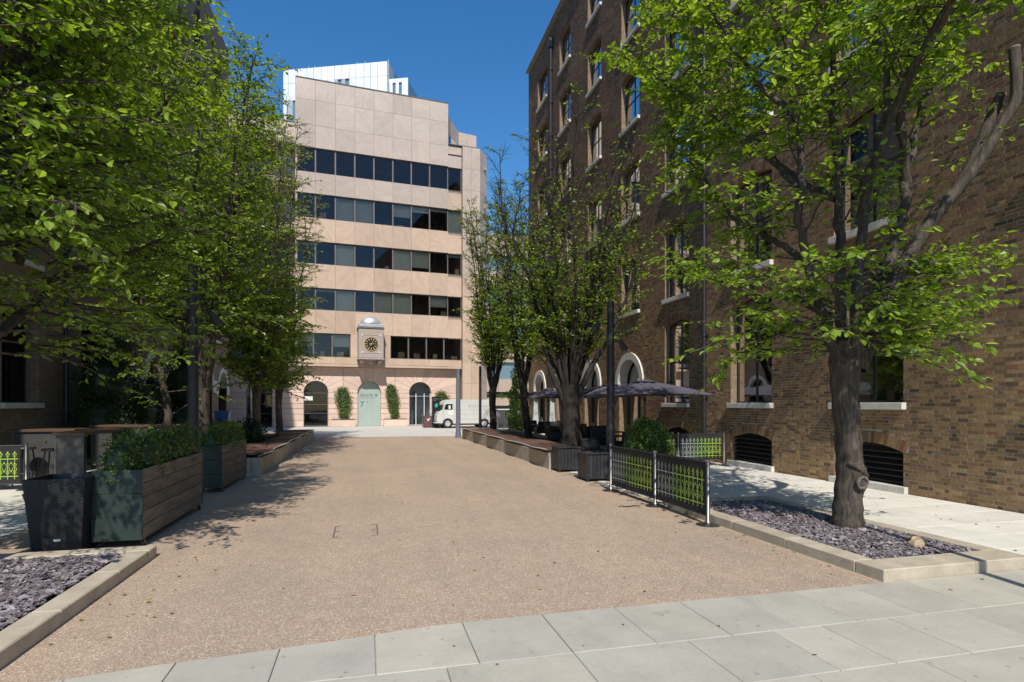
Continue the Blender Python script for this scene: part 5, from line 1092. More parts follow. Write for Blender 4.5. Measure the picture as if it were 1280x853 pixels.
# slatted black cubes
def cube(label, x0, y0):
    w, h = 0.56, 0.62; root = T('slatted_planter_cube', label, 'planter', (x0 + w / 2, y0 + w / 2, 0), group='black slatted cubes by the right bench')
    MB().box(x0 + 0.03, x0 + w - 0.03, y0 + 0.03, y0 + w - 0.03, 0.05, h - 0.03).build('liner', 'canvas_black', root, world=True)
    for cx in (x0, x0 + w - 0.055):
        for cy in (y0, y0 + w - 0.055): MB().box(cx, cx + 0.055, cy, cy + 0.055, 0.0, h - 0.022, 0.004).build('post', 'black_wood', root, world=True)
    for k in range(5):
        a = x0 + 0.062 + k * 0.0885
        MB().box(a, a + 0.078, y0 + 0.008, y0 + 0.028, 0.06, h - 0.03, 0.003).build('slat', 'black_wood', root, world=True); MB().box(a, a + 0.078, y0 + w - 0.028, y0 + w - 0.008, 0.06, h - 0.03, 0.003).build('slat', 'black_wood', root, world=True)
        b = y0 + 0.062 + k * 0.0885
        MB().box(x0 + 0.008, x0 + 0.028, b, b + 0.078, 0.06, h - 0.03, 0.003).build('slat', 'black_wood', root, world=True); MB().box(x0 + w - 0.028, x0 + w - 0.008, b, b + 0.078, 0.06, h - 0.03, 0.003).build('slat', 'black_wood', root, world=True)
    t = MB()
    for a, b, c, d in ((x0 - 0.02, x0 + w + 0.02, y0 - 0.02, y0 + 0.07), (x0 - 0.02, x0 + w + 0.02, y0 + w - 0.07, y0 + w + 0.02), (x0 - 0.02, x0 + 0.07, y0 + 0.0705, y0 + w - 0.0705), (x0 + w - 0.07, x0 + w + 0.02, y0 + 0.0705, y0 + w - 0.0705)): t.box(a, b, c, d, h - 0.02, h + 0.008, 0.003)
    t.build('rim', 'black_wood', root, world=True); MB().box(x0 + 0.071, x0 + w - 0.071, y0 + 0.071, y0 + w - 0.071, h - 0.06, h - 0.021).build('soil', 'soil', root, world=True)
cube('black slatted cube planter against the end of the right bench', 4.62, 13.62); cube('black slatted cube planter next to the round bush', 4.64, 11.8)
bs = T('round_bush', 'rounded glossy green bush behind the café barrier', 'bush', (5.85, 11.35, 0))
bl = [(5.85, 11.35, 0.98, 0.47, 0.47, 0.40), (5.62, 11.25, 0.72, 0.26, 0.28, 0.24), (6.0, 11.3, 0.75, 0.36, 0.36, 0.3), (5.75, 11.3, 1.2, 0.26, 0.26, 0.2)]
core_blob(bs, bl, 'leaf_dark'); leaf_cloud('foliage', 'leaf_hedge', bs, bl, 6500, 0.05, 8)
MB().lathe([(0.24, 0), (0.26, 0.02), (0.30, 0.5), (0.33, 0.52), (0.33, 0.58), (0.28, 0.58), (0.26, 0.5)], (5.85, 11.35), 24).build('pot', 'rattan', bs, world=True)

# café barriers: steel posts (things) with printed canvas screens
def railing_print(w):
    """flat railing motif, w wide, in x-z"""
    m = MB(); h0, h1 = 0.20, 0.70; n = max(6, int(round(w / 0.112))); st = w / n
    for z in (0.26, 0.60): m.box(0, w, -0.0015, 0, z - 0.009, z + 0.009)
    for k in range(n):
        x = st * (k + 0.5); m.box(x - 0.006, x + 0.006, -0.002, -0.0003, h0, h1 - 0.02)
        zt = h1 + 0.0
        for dx, dz, s in ((0, 0.02, 0.02), (-0.024, -0.01, 0.014), (0.024, -0.01, 0.014)): m.poly([(x + dx - s * 0.8, -0.0022, zt + dz), (x + dx, -0.0022, zt + dz - s * 1.6), (x + dx + s * 0.8, -0.0022, zt + dz), (x + dx, -0.0022, zt + dz + s * 1.8)])
        m.box(x - 0.028, x + 0.028, -0.0026, -0.0021, zt - 0.05, zt - 0.04)
        for zc, r in ((0.40, 0.038), (0.485, 0.030), (0.33, 0.026)):      # scrolls
            for q in range(8):
                a, b = q * math.pi / 4, (q + 1) * math.pi / 4
                m.poly([(x + rr * math.cos(t), -0.0026, zc + rr * math.sin(t)) for rr, t in ((r - 0.006, a), (r + 0.004, a), (r + 0.004, b), (r - 0.006, b))])
        if k < n - 1:
            for zc in (0.36, 0.52): m.poly([(x + st / 2 - 0.016, -0.0028, zc), (x + st / 2, -0.0028, zc - 0.028), (x + st / 2 + 0.016, -0.0028, zc), (x + st / 2, -0.0028, zc + 0.028)])
    return m
def post(x, y, label):
    o = T('barrier_post', label, 'barrier post', (x, y, 0), group='steel café barrier posts')
    MB().lathe([(0.165, 0.0), (0.165, 0.010), (0.12, 0.022), (0.045, 0.03)], (0, 0), 28).build('base', 'steel', o, smooth=False)
    MB().lathe([(0.045, 0.03), (0.045, 0.05), (0.026, 0.06), (0.026, 0.90)], (0, 0), 18).build('tube', 'steel', o, smooth=True)
    MB().lathe([(0.03, 0.885), (0.034, 0.90), (0.034, 0.915), (0.012, 0.93)], (0, 0), 18).build('cap', 'steel', o)
    return o
def screen(p, q, label, flip=False, zt=0.875, zb=0.13):
    d = Vector((q[0] - p[0], q[1] - p[1], 0)); L = d.length; a = math.atan2(d.y, d.x); o = T('barrier_screen', label, 'barrier', (p[0], p[1], 0), a, group='printed café barrier screens')
    m = MB(); n = 12
    for k in range(n):
        x0, x1 = 0.05 + (L - 0.1) * k / n, 0.05 + (L - 0.1) * (k + 1) / n; f = lambda x: 0.010 * math.sin(x * 7 + p[1])
        for s in (0.0, 0.004): m.poly([(x0, f(x0) * 0.4 + s, zb), (x1, f(x1) * 0.4 + s, zb), (x1, f(x1) * 0.3 + s, zt - 0.006 * math.sin(math.pi * (k + 1) / n)), (x0, f(x0) * 0.3 + s, zt - 0.006 * math.sin(math.pi * k / n))])
    m.build('canvas', 'canvas_black', o)
    MB().tube([(0.02, 0.002, zt + 0.005), (L - 0.02, 0.002, zt + 0.005)], 0.012, 8).build('top_rail', 'dark_metal', o); MB().tube([(0.02, 0.002, zb + 0.0), (L - 0.02, 0.002, zb + 0.0)], 0.011, 8).build('bottom_rail', 'dark_metal', o)
    pr = railing_print(L - 0.16).build('printed_railing', 'railing_print', o); pr.location = (0.08, -0.007, 0.02)
    pr2 = link('printed_railing', pr.data, None, o); pr2.location = (0.08, 0.0115, 0.02); pr2.scale = (1, -1, 1)
    return o
P0, P1, P2 = (4.63, 10.5), (4.65, 8.75), (4.64, 7.2)
post(*P0, 'steel barrier post next to the slatted cubes and pole'); post(*P1, 'middle steel barrier post between two printed screens'); post(*P2, 'steel barrier post at the kerb of the slate bed')
screen(P0, P1, 'black screen printed with a fading railing, next to the round bush'); screen(P1, P2, 'black screen printed with a fading railing, ending at the slate bed')
Q0, Q1, Q2 = (6.75, 14.05), (8.15, 14.05), (9.55, 14.05)
post(*Q1, 'steel barrier post in front of the parasol terrace'); post(*Q2, 'steel barrier post against the brick wall beside a vent'); post(*Q0, 'steel barrier post behind the round bush')
screen(Q0, Q1, 'printed screen half hidden behind the round bush', zb=0.2); screen(Q1, Q2, 'printed screen with bright green railing reaching the brick wall', zb=0.2)
post(-6.5, 13.4, 'steel barrier post beside the bar tables'); screen((-7.5, 13.35), (-6.55, 13.4), 'printed green railing screen by the bar tables')

# light poles
def pole(name, label, x, y, h, r, mat='pole_paint', arm=True, cat='lamp post', base=True):
    o = T(name, label, cat, (x, y, 0))
    MB().tube([(0, 0, 0), (0, 0, h * 0.45), (0, 0, h)], [r * 1.05, r, r * 0.86], 16).build('shaft', mat, o, smooth=False)
    if base: MB().lathe([(r * 1.6, 0), (r * 1.6, 0.02), (r * 1.25, 0.05), (r * 1.15, 0.3)], (0, 0), 16).build('collar', mat, o)
    if arm:
        for a, z in ((2.4, h - 0.5), (0.3, h - 0.9)):
            c, s = math.cos(a), math.sin(a); b = MB().tube([(0, 0, z), (c * 0.3, s * 0.3, z + 0.04)], 0.02, 8).build('bracket', mat, o)
            MB().tube([(c * 0.28, s * 0.28, z + 0.05), (c * 0.42, s * 0.42, z - 0.16)], [0.05, 0.085], 12).build('spotlight', mat, o)
    return o
pole('lamp_column', 'black lamp column rising beside the round bush', 5.35, 12.15, 4.0, 0.09); pole('lamp_column', 'black lamp column between the two wheeled planters', -3.0, 11.4, 4.2, 0.095)
pole('slim_column', 'grey slim column at the end of the right bench', 4.42, 28.55, 3.4, 0.115, 'grey_pole', False, 'column'); pole('slim_column', 'grey slim column behind the left bench', -5.2, 29.5, 3.4, 0.115, 'grey_pole', False, 'column')
pole('slim_column', 'dark slim column standing in the right bench near the van', 5.6, 28.9, 3.6, 0.07, 'pole_paint', False, 'column')
pole('sign_pole', 'slim dark pole casting a thin shadow over the kerb', 5.56, 1.6, 5.0, 0.055, 'pole_paint', False, 'pole')

# parasols
def parasol(label, x, y, zr=1.98, rise=0.38, hw=1.42, rot=0.0):
    o = T('parasol', label, 'parasol', (x, y, 0), rot, group='purple grey parasols')
    m = MB(); N = 8; C = []
    ring_ = [(hw, -hw), (hw, 0), (hw, hw), (0, hw), (-hw, hw), (-hw, 0), (-hw, -hw), (0, -hw)]
    for i in range(8):
        (ax, ay), (bx, by) = ring_[i], ring_[(i + 1) % 8]; L = 5
        for k in range(L):
            f0, f1 = k / L, (k + 1) / L
            def pt(px, py, f, sag): return (px * f, py * f, zr + rise * (1 - f) + 0.03 * math.sin(math.pi * f) - sag * f * f)
            ml = lambda f: ((ax + bx) / 2 * f, (ay + by) / 2 * f, zr + rise * (1 - f) - 0.035 * math.sin(math.pi * f * 0.8))
            sa, sb = (0.05 if ax and ay else 0), (0.05 if bx and by else 0)
            if k == 0: m.poly([pt(0, 0, 0, 0), pt(ax, ay, f1, sa), ml(f1)]).poly([pt(0, 0, 0, 0), ml(f1), pt(bx, by, f1, sb)])
            else: m.poly([pt(ax, ay, f0, sa), pt(ax, ay, f1, sa), ml(f1), ml(f0)]).poly([ml(f0), ml(f1), pt(bx, by, f1, sb), pt(bx, by, f0, sb)])
        a = (ax, ay, zr - (0.05 if ax and ay else 0)); b = (bx, by, zr - (0.05 if bx and by else 0)); mid = ((ax + bx) / 2, (ay + by) / 2, zr - 0.035 * math.sin(0.8 * math.pi))
    c = m.build('canopy', 'canopy_fabric', o)
    v = MB()
    for i in range(8):
        (ax, ay), (bx, by) = ring_[i], ring_[(i + 1) % 8]; f = 0.2; v.poly([(0, 0, zr + rise + 0.05), (ax * f, ay * f, zr + rise - 0.03), (bx * f, by * f, zr + rise - 0.03)])
    v.build('vent_cap', 'canopy_fabric', o)
    for rx, ry in ring_: MB().tube([(0, 0, zr + rise - 0.06), (rx * 0.97, ry * 0.97, zr - (0.07 if rx and ry else 0.02))], 0.011, 5).build('rib', 'dark_metal', o)
    MB().tube([(0, 0, 0.05), (0, 0, zr + rise + 0.08)], 0.024, 10).build('pole', 'table_wood', o); MB().tube([(0, 0, zr - 0.2), (0, 0, zr - 0.1)], 0.05, 10).build('hub', 'dark_metal', o)
    MB().box(-0.3, 0.3, -0.3, 0.3, 0.005, 0.06, 0.01).build('base', 'dark_metal', o)
    return o
parasol('purple grey parasol spreading before the tall window and downpipe', 7.75, 15.2, rot=0.0); parasol('purple grey parasol overlapping the white arch by the lamp column', 8.0, 18.2, rot=0.05)
parasol('purple grey parasol partly behind the dark tree trunk', 8.0, 21.3, rot=-0.05); parasol('purple grey parasol farthest along the terrace by the patio heaters', 7.9, 24.8, rot=0.03)

# rattan chairs and tables
def chair(loc, rz, label):
    o = T('rattan_armchair', label, 'chair', loc, rz, group='black rattan terrace chairs'); w = 0.28
    MB().box(-w, w, -0.27, 0.27, 0.36, 0.44, 0.02).build('seat', 'rattan', o)
    MB().prism([(0.22, 0.40), (0.27, 0.40), (0.36, 0.90), (0.31, 0.90)], -w, w, 'x').build('backrest', 'rattan', o)
    for s in (-1, 1):
        a, b = sorted((s * w, s * (w + 0.04))); MB().box(a, b, -0.26, 0.30, 0.60, 0.645, 0.01).build('armrest', 'rattan', o); MB().box(a, b, -0.25, 0.27, 0.36, 0.599).build('side_panel', 'rattan', o)
        for yy in (-0.23, 0.23): MB().tube([(s * (w - 0.02), yy, 0.37), (s * w, yy * 1.1, 0.0)], 0.016, 6).build('leg', 'dark_metal', o)
    return o
def table(loc, label, rz=0):
    o = T('terrace_table', label, 'table', loc, rz, group='black terrace tables'); MB().box(-0.38, 0.38, -0.38, 0.38, 0.71, 0.74, 0.006).build('table_top', 'dark_metal', o)
    MB().tube([(0, 0, 0.02), (0, 0, 0.71)], 0.03, 8).build('pedestal', 'dark_metal', o); MB().box(-0.25, 0.25, -0.04, 0.04, 0.005, 0.03).build('foot', 'dark_metal', o); MB().box(-0.04, 0.04, -0.25, 0.25, 0.0055, 0.031).build('foot', 'dark_metal', o); return o
c0 = None
spots = [(7.2, 16.2, 'near the first parasol'), (8.3, 18.6, 'under the parasol by the lamp column'), (7.6, 20.4, 'behind the dark tree trunk'), (8.2, 22.8, 'between two parasol bases'), (7.7, 25.9, 'by the patio heaters')]
for i, (x, y, w_) in enumerate(spots):
    if i == 0: t0 = table((x, y, 0.004), 'square black table ' + w_)
    else: copy_tree(t0, None, 'square black table ' + w_, (x, y, 0.004), 0.05 * i)
    for k, (dx, dy, rz, side_) in enumerate(((0, 0.72, 0, 'far'), (0, -0.72, math.pi, 'near'), (-0.75, 0.02, math.pi / 2, 'lane'), (0.75, 0.02, -math.pi / 2, 'wall'))):
        if (i * 3 + k) % 5 == 4: continue
        lab = 'black rattan chair, %s side of the table %s' % ({'far': 'street', 'near': 'slate bed', 'lane': 'bench', 'wall': 'wall'}[side_], w_)
        loc = (x + dx + random.uniform(-0.06, 0.06), y + dy + random.uniform(-0.06, 0.06), 0.004); r_ = rz + random.uniform(-0.25, 0.25)
        if c0 is None: c0 = chair(loc, r_, lab)
        else: copy_tree(c0, None, lab, loc, r_)
def heater(loc, label):
    o = T('patio_heater', label, 'patio heater', loc, group='patio heaters'); h = MB()
    for a, b in ((-0.24, -0.24), (0.24, -0.24), (0.24, 0.24), (-0.24, 0.24)): MB().tube([(a, b, 0.4), (a * 0.45, b * 0.45, 2.1)], 0.014, 6).build('frame_leg', 'steel', o)
    MB().box(-0.26, 0.26, -0.26, 0.26, 0.01, 0.42, 0.02).build('base', 'steel', o)
    MB().prism([(-0.2, 0.45), (0.2, 0.45), (0.09, 2.05), (-0.09, 2.05)], -0.02, 0.02, 'y').build('flame_tube', 'pale_glass', o); MB().lathe([(0.38, 2.12), (0.3, 2.2), (0.05, 2.26)], (0, 0), 4).build('hood', 'steel', o)
heater((8.9, 27.3, 0.004), 'tapered steel patio heater by the farthest parasol'); heater((8.9, 30.2, 0.004), 'tapered steel patio heater farther along, before the last arch')

# rattan bin and pot at the left bed
rb = T('rattan_planter', 'tall tapered black rattan planter at the corner of the left bed', 'planter', (-3.37, 7.78, 0)); W0, W1, hz = 0.235, 0.30, 0.86
m = MB(); n = 26
def rsq(w, z): return [(-w, -w, z), (w, -w, z), (w, w, z), (-w, w, z)]
core = MB(); core.v = rsq(W0, 0.01) + rsq(W1, hz) + rsq(W1 - 0.03, hz) + rsq(W1 - 0.05, hz - 0.12); core.f = [(0, 3, 2, 1)] + [(l * 4 + i, l * 4 + (i + 1) % 4, l * 4 + 4 + (i + 1) % 4, l * 4 + 4 + i) for l in (0, 1, 2) for i in range(4)] + [(12, 13, 14, 15)]
core.build('body', 'rattan', rb)
wv = MB()
for r_ in range(44):
    z = 0.025 + r_ * 0.0187; w = W0 + (W1 - W0) * z / hz + 0.001
    for k in range(11):
        if (k + r_) % 2: continue
        a = -w + 2 * w * k / 11; b = -w + 2 * w * (k + 1) / 11
        wv.box(a, b, -w - 0.004, -w, z, z + 0.014); wv.box(w, w + 0.004, a, b, z, z + 0.014); wv.box(-w - 0.004, -w, a, b, z, z + 0.014)
wv.build('weave', 'rattan', rb, 'stuff'); MB().box(-0.02, 0.045, -0.258, -0.252, 0.16, 0.185).build('maker_tag', 'white_print', rb)
pt = tag(MB().lathe([(0.12, 0), (0.13, 0.3), (0.16, 0.5), (0.21, 0.62), (0.20, 0.63), (0.17, 0.58), (0.13, 0.5)], (0, 0), 20).build('terracotta_pot', 'terracotta', smooth=True), 'flared brown terracotta pot beside the rattan planter', 'pot'); pt.location = (-3.80, 8.12, 0.001); pt.scale = (0.8, 0.8, 1)

# bar tables and stools of the left terrace
def bar_table(x0, x1, y0, y1, label):
    o = T('bar_table', label, 'table', (x0, y0, 0.009), group='high bar tables'); W_, D_ = x1 - x0, y1 - y0
    MB().box(-0.05, W_ + 0.05, -0.05, D_ + 0.05, 1.08, 1.14, 0.01).build('table_top', 'table_wood', o); MB().box(0, W_, 0, 0.05, 0.0, 1.079).build('end_panel', 'panel_grey', o); MB().box(0, W_, D_ - 0.05, D_, 0.0, 1.079).build('end_panel', 'panel_grey', o)
    MB().box(-0.012, -0.001, -0.012, 0.04, 0.0, 1.079).build('edge_trim', 'steel', o); MB().box(0.05, W_ - 0.05, 0.051, D_ - 0.051, 0.2, 0.24).build('foot_rail', 'dark_metal', o)
bar_table(-5.82, -5.35, 13.0, 15.6, 'high bar table with grey end panel and wooden top'); bar_table(-7.3, -6.2, 14.6, 15.2, 'high bar table standing close to the brick building'); bar_table(-6.9, -4.9, 17.2, 17.8, 'high bar table crosswise before the dark shrubs')
def stool(loc, label):
    o = T('bar_stool', label, 'stool', loc, group='black bar stools'); MB().lathe([(0.17, 0.74), (0.18, 0.76), (0.17, 0.79)], (0, 0), 16).build('seat', 'black_wood', o)
    for a in range(4): c, s = math.cos(a * math.pi / 2 + 0.78), math.sin(a * math.pi / 2 + 0.78); MB().tube([(c * 0.12, s * 0.12, 0.74), (c * 0.22, s * 0.22, 0)], 0.014, 6).build('leg', 'dark_metal', o)
    MB().tube([(0.2 * math.cos(t), 0.2 * math.sin(t), 0.25) for t in np.linspace(0, 6.283, 13)], 0.009, 5).build('foot_ring', 'dark_metal', o)
for x, y, l in ((-6.15, 13.6, 'black bar stool tucked beside the grey end panel'), (-6.2, 14.25, 'black bar stool between the two high tables'), (-6.9, 14.2, 'black bar stool near the printed screen post'), (-5.0, 14.2, 'black bar stool on the lane side of the high table'), (-4.95, 15.1, 'black bar stool on the lane side, nearer the shrubs')): stool((x, y, 0.009), l)
bb = tag(MB().prism([(-0.22, 0.0), (0.22, 0.0), (0.27, 0.62), (0.30, 0.62), (0.30, 0.68), (-0.30, 0.68), (-0.30, 0.62), (-0.27, 0.62)], -0.24, 0.24, 'y').build('blue_bin', 'blue_plastic'), 'bright blue plastic tub beyond the left bench', 'bin'); bb.location = (-5.9, 26.8, 0.72)
st_ = tag(MB().box(-0.32, 0.32, -0.3, 0.3, 0, 0.70, 0.03).box(-0.36, 0.36, -0.34, 0.34, 0.701, 0.719).build('service_box', 'black_wood'), 'black service box with the blue tub on top', 'box'); st_.location = (-5.9, 26.8, 0.006)

# shrubs, climbers, hedges
def shrub(name, label, cat, boxes, n, size, mat, seed, group=None):
    b0 = boxes[0]; o = T(name, label, cat, (b0[0], b0[1], 0), group=group); core_blob(o, boxes, 'leaf_dark'); leaf_cloud('foliage', mat, o, boxes, n, size, seed); return o
shrub('evergreen_shrub', 'tall dark evergreen shrub against the shaded brick wall', 'shrub', [(-7.2, 18.6, 1.0, 0.9, 1.1, 1.1), (-7.3, 19.2, 2.2, 0.8, 1.1, 1.0), (-7.3, 19.6, 3.3, 0.7, 0.9, 0.8), (-7.2, 20.8, 1.5, 0.9, 1.1, 1.4)], 9000, 0.075, 'leaf_dark', 91, 'dark shrubs of the left terrace')
shrub('evergreen_shrub', 'dark pointed evergreen shrub near the lamp column', 'shrub', [(-7.0, 25.0, 1.0, 1.0, 1.0, 1.1), (-7.0, 25.2, 2.4, 0.8, 0.9, 1.1), (-7.05, 25.4, 3.6, 0.5, 0.55, 0.9)], 7000, 0.085, 'leaf_dark', 92, 'dark shrubs of the left terrace')
shrub('low_hedge', 'low dark hedge along the back of the bar terrace', 'hedge', [(-5.6 + 0.35 * k, 19.3 + 0.5 * k, 0.6, 0.5, 0.5, 0.6) for k in range(6)], 6500, 0.07, 'leaf_dark', 93)
shrub('columnar_evergreen', 'columnar evergreen standing behind the right bench', 'shrub', [(8.15, 30.8, 0.9, 0.72, 0.72, 0.9), (8.15, 30.8, 2.0, 0.62, 0.62, 1.0), (8.15, 30.8, 3.1, 0.45, 0.45, 1.0), (8.15, 30.8, 3.9, 0.25, 0.25, 0.6)], 7500, 0.085, 'leaf_hedge', 94)
def fl(u, y, z): return (0.25 + math.cos(R(5.5)) * u - math.sin(R(5.5)) * y, 45.3 + math.sin(R(5.5)) * u + math.cos(R(5.5)) * y, z)
for u, z1, wd, sd, lab in ((-1.93, 3.05, 0.62, 95, 'bushy climber on the pier between the dark and frosted arches'), (1.85, 3.3, 0.5, 96, 'loose leggy climber on the pier between the frosted and pale arches'), (5.55, 2.95, 0.62, 97, 'climber on the last pier behind the delivery van')):
    g_ = random.Random(sd); boxes = []; z = 0.75
    while z < z1 - 0.2:
        f = (z - 0.7) / (z1 - 0.7); w_ = wd * (0.55 + 0.45 * math.sin(min(1, f * 1.4) * math.pi * 0.6)) * (1 if f < 0.8 else 0.75); boxes.append((*fl(u + g_.uniform(-0.08, 0.08) - (0.3 * f if sd == 96 else 0), -0.28, z), w_, 0.2, 0.24)); z += 0.25
    o = T('climbing_plant', lab, 'climber', fl(u, -0.3, 0.5), group='climbers on the pink arcade'); leaf_cloud('foliage', 'leaf_climber', o, boxes, 2600, 0.085, sd); core_blob(o, boxes, 'leaf_dark', 'foliage_core', 0.6)
    MB().tube([fl(u, -0.3, 0.5), fl(u + 0.03, -0.25, 1.2), fl(u, -0.2, z1 - 0.4)], 0.02, 6).build('stem', 'bark', o, world=True)
bh = T('balcony_hedge', 'green strip hedge on the far balcony beyond the van', 'hedge', (14.5, 59.6, 2.35)); leaf_cloud('foliage', 'leaf_hedge', bh, [(11.5 + 0.8 * k, 59.6 + 0.08 * k, 2.5, 0.6, 0.3, 0.32) for k in range(12)], 4000, 0.12, 98)

# delivery van, side on, nose to the left
vn = T('delivery_van', 'pale grey vintage delivery van with rounded nose parked before the arches', 'van', (6.75, 41.0, 0.005), R(4))
prof = [(-2.05, 0.36), (-2.13, 0.55), (-2.1, 0.9), (-1.96, 1.16), (-1.72, 1.30), (-1.62, 1.72), (-1.42, 1.92), (-1.1, 1.99), (1.75, 1.99), (1.98, 1.93), (2.06, 1.75), (2.08, 0.36), (1.62, 0.36)]
for k in range(7): a = math.pi * k / 6; prof.append((1.26 + 0.36 * math.cos(a), 0.34 + 0.34 * math.sin(a)))
prof += [(0.9, 0.32), (-0.95, 0.32)]
for k in range(7): a = math.pi * k / 6; prof.append((-1.35 + 0.38 * math.cos(a), 0.34 + 0.36 * math.sin(a)))
bo = MB().prism(prof, -0.92, 0.92, 'y').build('body', 'van_paint', vn)
bv = bo.modifiers.new('soft', 'BEVEL'); bv.width = 0.09; bv.segments = 3; bv.limit_method = 'ANGLE'; bv.angle_limit = R(60)
for z in (0.62, 0.98, 1.30): MB().box(-1.0, 2.0, -0.932, -0.921, z, z + 0.022).build('body_ridge', 'van_paint', vn)
MB().prism([(-1.60, 1.30), (-1.02, 1.30), (-1.02, 1.68), (-1.44, 1.68), (-1.54, 1.6)], -0.935, -0.922, 'y').build('cab_window', 'clock_black', vn)
MB().box(-1.3, -1.15, -0.94, -0.936, 1.34, 1.58).build('driver_headrest', 'white_print', vn); MB().box(-1.36, -0.92, -0.931, -0.922, 0.92, 1.24).build('door_sign', 'white_print', vn)
MB().prism([(-1.935, 1.2), (-1.64, 1.33), (-1.56, 1.66), (-1.6, 1.67)], -0.8, 0.8, 'y').build('windscreen', 'clock_black', vn)
MB().box(-2.2, -2.06, -0.9, 0.9, 0.34, 0.42, 0.02).build('bumper', 'van_paint', vn)
for x, r in ((-1.35, 0.33), (1.26, 0.31)):
    for s in (-1, 1):
        ya, yb = sorted((s * 0.74, s * 0.9)); w_ = MB().tube([(x, ya, r), (x, yb, r)], r, 24).build('wheel', 'tyre', vn); MB().tube([(x, s * 0.895, r), (x, s * 0.915, r)], r * 0.58, 18).build('hub_cap', 'hub', w_)
MB().tube([(-1.75, -0.95, 1.45), (-1.75, -1.08, 1.5)], 0.02, 6).build('mirror_arm', 'dark_metal', vn); MB().lathe([(0.08, 0), (0.08, 0.03), (0.02, 0.05)], (0, 0), 12).build('headlight', 'hub', vn).location = (-2.0, -0.75, 0.86)
MB().box(-1.64, -0.98, -0.9275, -0.9215, 0.395, 0.41).build('door_seam', 'van_mark', vn)
for x in (-1.66, -0.97): MB().box(x, x + 0.014, -0.9275, -0.9205, 0.4 if x > -1 else 0.75, 1.75).build('door_seam', 'van_mark', vn)
MB().box(-1.12, -1.0, -0.94, -0.921, 1.06, 1.085).build('door_handle', 'hub', vn); MB().box(-2.0, 2.0, -0.9, 0.9, 0.22, 0.318).build('chassis', 'tyre', vn); MB().box(1.5, 2.02, -0.929, -0.921, 0.5, 0.52).build('body_ridge', 'van_mark', vn)
lg = MB()   # faint outline lettering on the side: too small to read, kept as drawn strokes
x = 0.15
for w_, h_ in ((0.10, 0.16), (0.20, 0.22), (0.10, 0.10), (0.18, 0.24), (0.10, 0.12), (0.08, 0.2), (0.12, 0.12), (0.16, 0.2), (0.09, 0.12)):
    for a, b, c, d in ((x, x + 0.014, 1.45, 1.45 + h_), (x + w_ - 0.014, x + w_, 1.45, 1.45 + h_ * 0.8), (x + 0.015, x + w_ - 0.015, 1.45 + h_ * 0.5, 1.462 + h_ * 0.5)): lg.box(a, b, -0.9255, -0.9205, c, d)
    x += w_ + 0.03
lg.build('side_lettering', 'van_mark', vn)

ki = T('wayfinding_totem', 'black wayfinding totem with teal leaf symbol beside the van', 'sign', (4.75, 41.0, 0.005), R(4))
MB().box(-0.26, 0.26, -0.09, 0.09, 0, 2.2, 0.015).build('body', 'clock_black', ki); MB().poly([(-0.02, -0.095, 1.42), (0.12, -0.095, 1.5), (0.14, -0.095, 1.66), (0.03, -0.095, 1.76), (-0.02, -0.095, 1.68), (-0.1, -0.095, 1.6)]).build('leaf_symbol', 'teal_print', ki)
for z, w_ in ((2.02, 0.34), (1.92, 0.2)): MB().box(-0.18, -0.18 + w_, -0.096, -0.0905, z, z + 0.035).build('print_line', 'grey_pole', ki)
mp = T('maroon_sign_box', 'maroon box with white motif standing beside the totem', 'sign', (4.22, 41.4, 0.005), R(4)); MB().box(-0.3, 0.3, -0.2, 0.2, 0.03, 0.85, 0.03).build('body', 'maroon', mp)
MB().poly([(-0.02, -0.205, 0.45), (0.14, -0.205, 0.62), (0.16, -0.205, 0.72), (0.02, -0.205, 0.60), (-0.08, -0.205, 0.66)]).build('motif', 'white_print', mp)
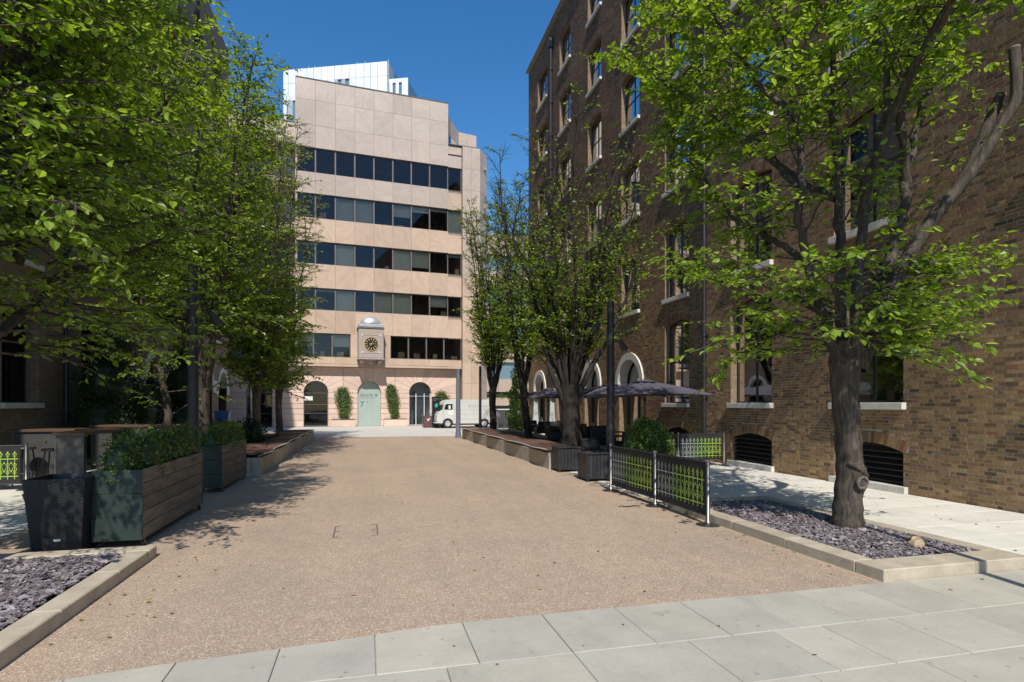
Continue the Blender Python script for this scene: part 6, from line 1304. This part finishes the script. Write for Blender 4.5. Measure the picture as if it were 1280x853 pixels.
ra = T('low_railing', 'thin steel hoop railing before the pale arch', 'railing', (3.9, 41.9, 0.005)); MB().tube([(0, 0, 0), (0, 0, 0.85), (0.1, 0, 0.95), (0.9, 0, 0.95), (1.0, 0, 0.85), (1.0, 0, 0)], 0.02, 6).build('hoop', 'steel', ra)
bo_ = T('bollard_light', 'white bollard light with domed head behind the right bench', 'bollard', (8.1, 36.3, 0.004)); MB().lathe([(0.11, 0), (0.11, 0.75), (0.09, 0.8), (0.26, 0.86), (0.26, 0.98), (0.2, 1.12), (0.05, 1.18)], (0, 0), 18).build('body', 'white_stone', bo_, smooth=False)
for k in range(3): screen((8.0 + 1.0 * k, 32.9 + 0.02 * k), (8.98 + 1.0 * k, 32.9 + 0.02 * k), ('green printed screen beside the white bollard light', 'green printed screen behind the columnar evergreen', 'green printed screen reaching the last brick arch')[k], zb=0.1)
dr = T('dark_counter', 'dark counter beyond the green printed screens', 'counter', (10.6, 40.0, 0.005)); MB().box(-1.6, 1.2, -0.3, 0.3, 0, 1.25, 0.02).build('body', 'panel_grey', dr); MB().box(-1.65, 1.25, -0.35, 0.35, 1.251, 1.33, 0.01).build('worktop', 'white_stone', dr)

# fallen leaves and twigs blown against the kerbs
gl = np.random.default_rng(5); LPs = []
for x0, x1, y0, y1, n in ((4.35, 4.76, 4.8, 9, 60), (-2.2, -1.5, 4.6, 14, 90), (4.2, 4.58, 14, 28, 80), (-1.8, 4.4, 4.6, 20, 110), (0.5, 9.5, 2.6, 4.4, 30), (5.1, 6.4, 4.9, 8.3, 50), (-4.6, -2.6, 4, 7, 50), (6.8, 9.7, 5, 12, 50)):
    zz = 0.006 if not (4.9 < x0 < 5.2 or x0 < -4) else 0.115
    LPs.append(np.stack([gl.uniform(x0, x1, n), gl.uniform(y0, y1, n), np.full(n, zz + 0.004)], 1))
LPs = np.concatenate(LPs)
lo_ = leaves_mesh('leaf_litter', LPs, np.c_[gl.normal(0, 1, (len(LPs), 2)), np.zeros(len(LPs))], np.c_[gl.normal(0, 0.2, (len(LPs), 2)), np.ones(len(LPs))], gl.uniform(0.02, 0.05, len(LPs)), 'dry_leaf', None, False); lo_['label'] = 'scattered fallen leaves and bud scales on the paving'; lo_['category'] = 'leaf litter'
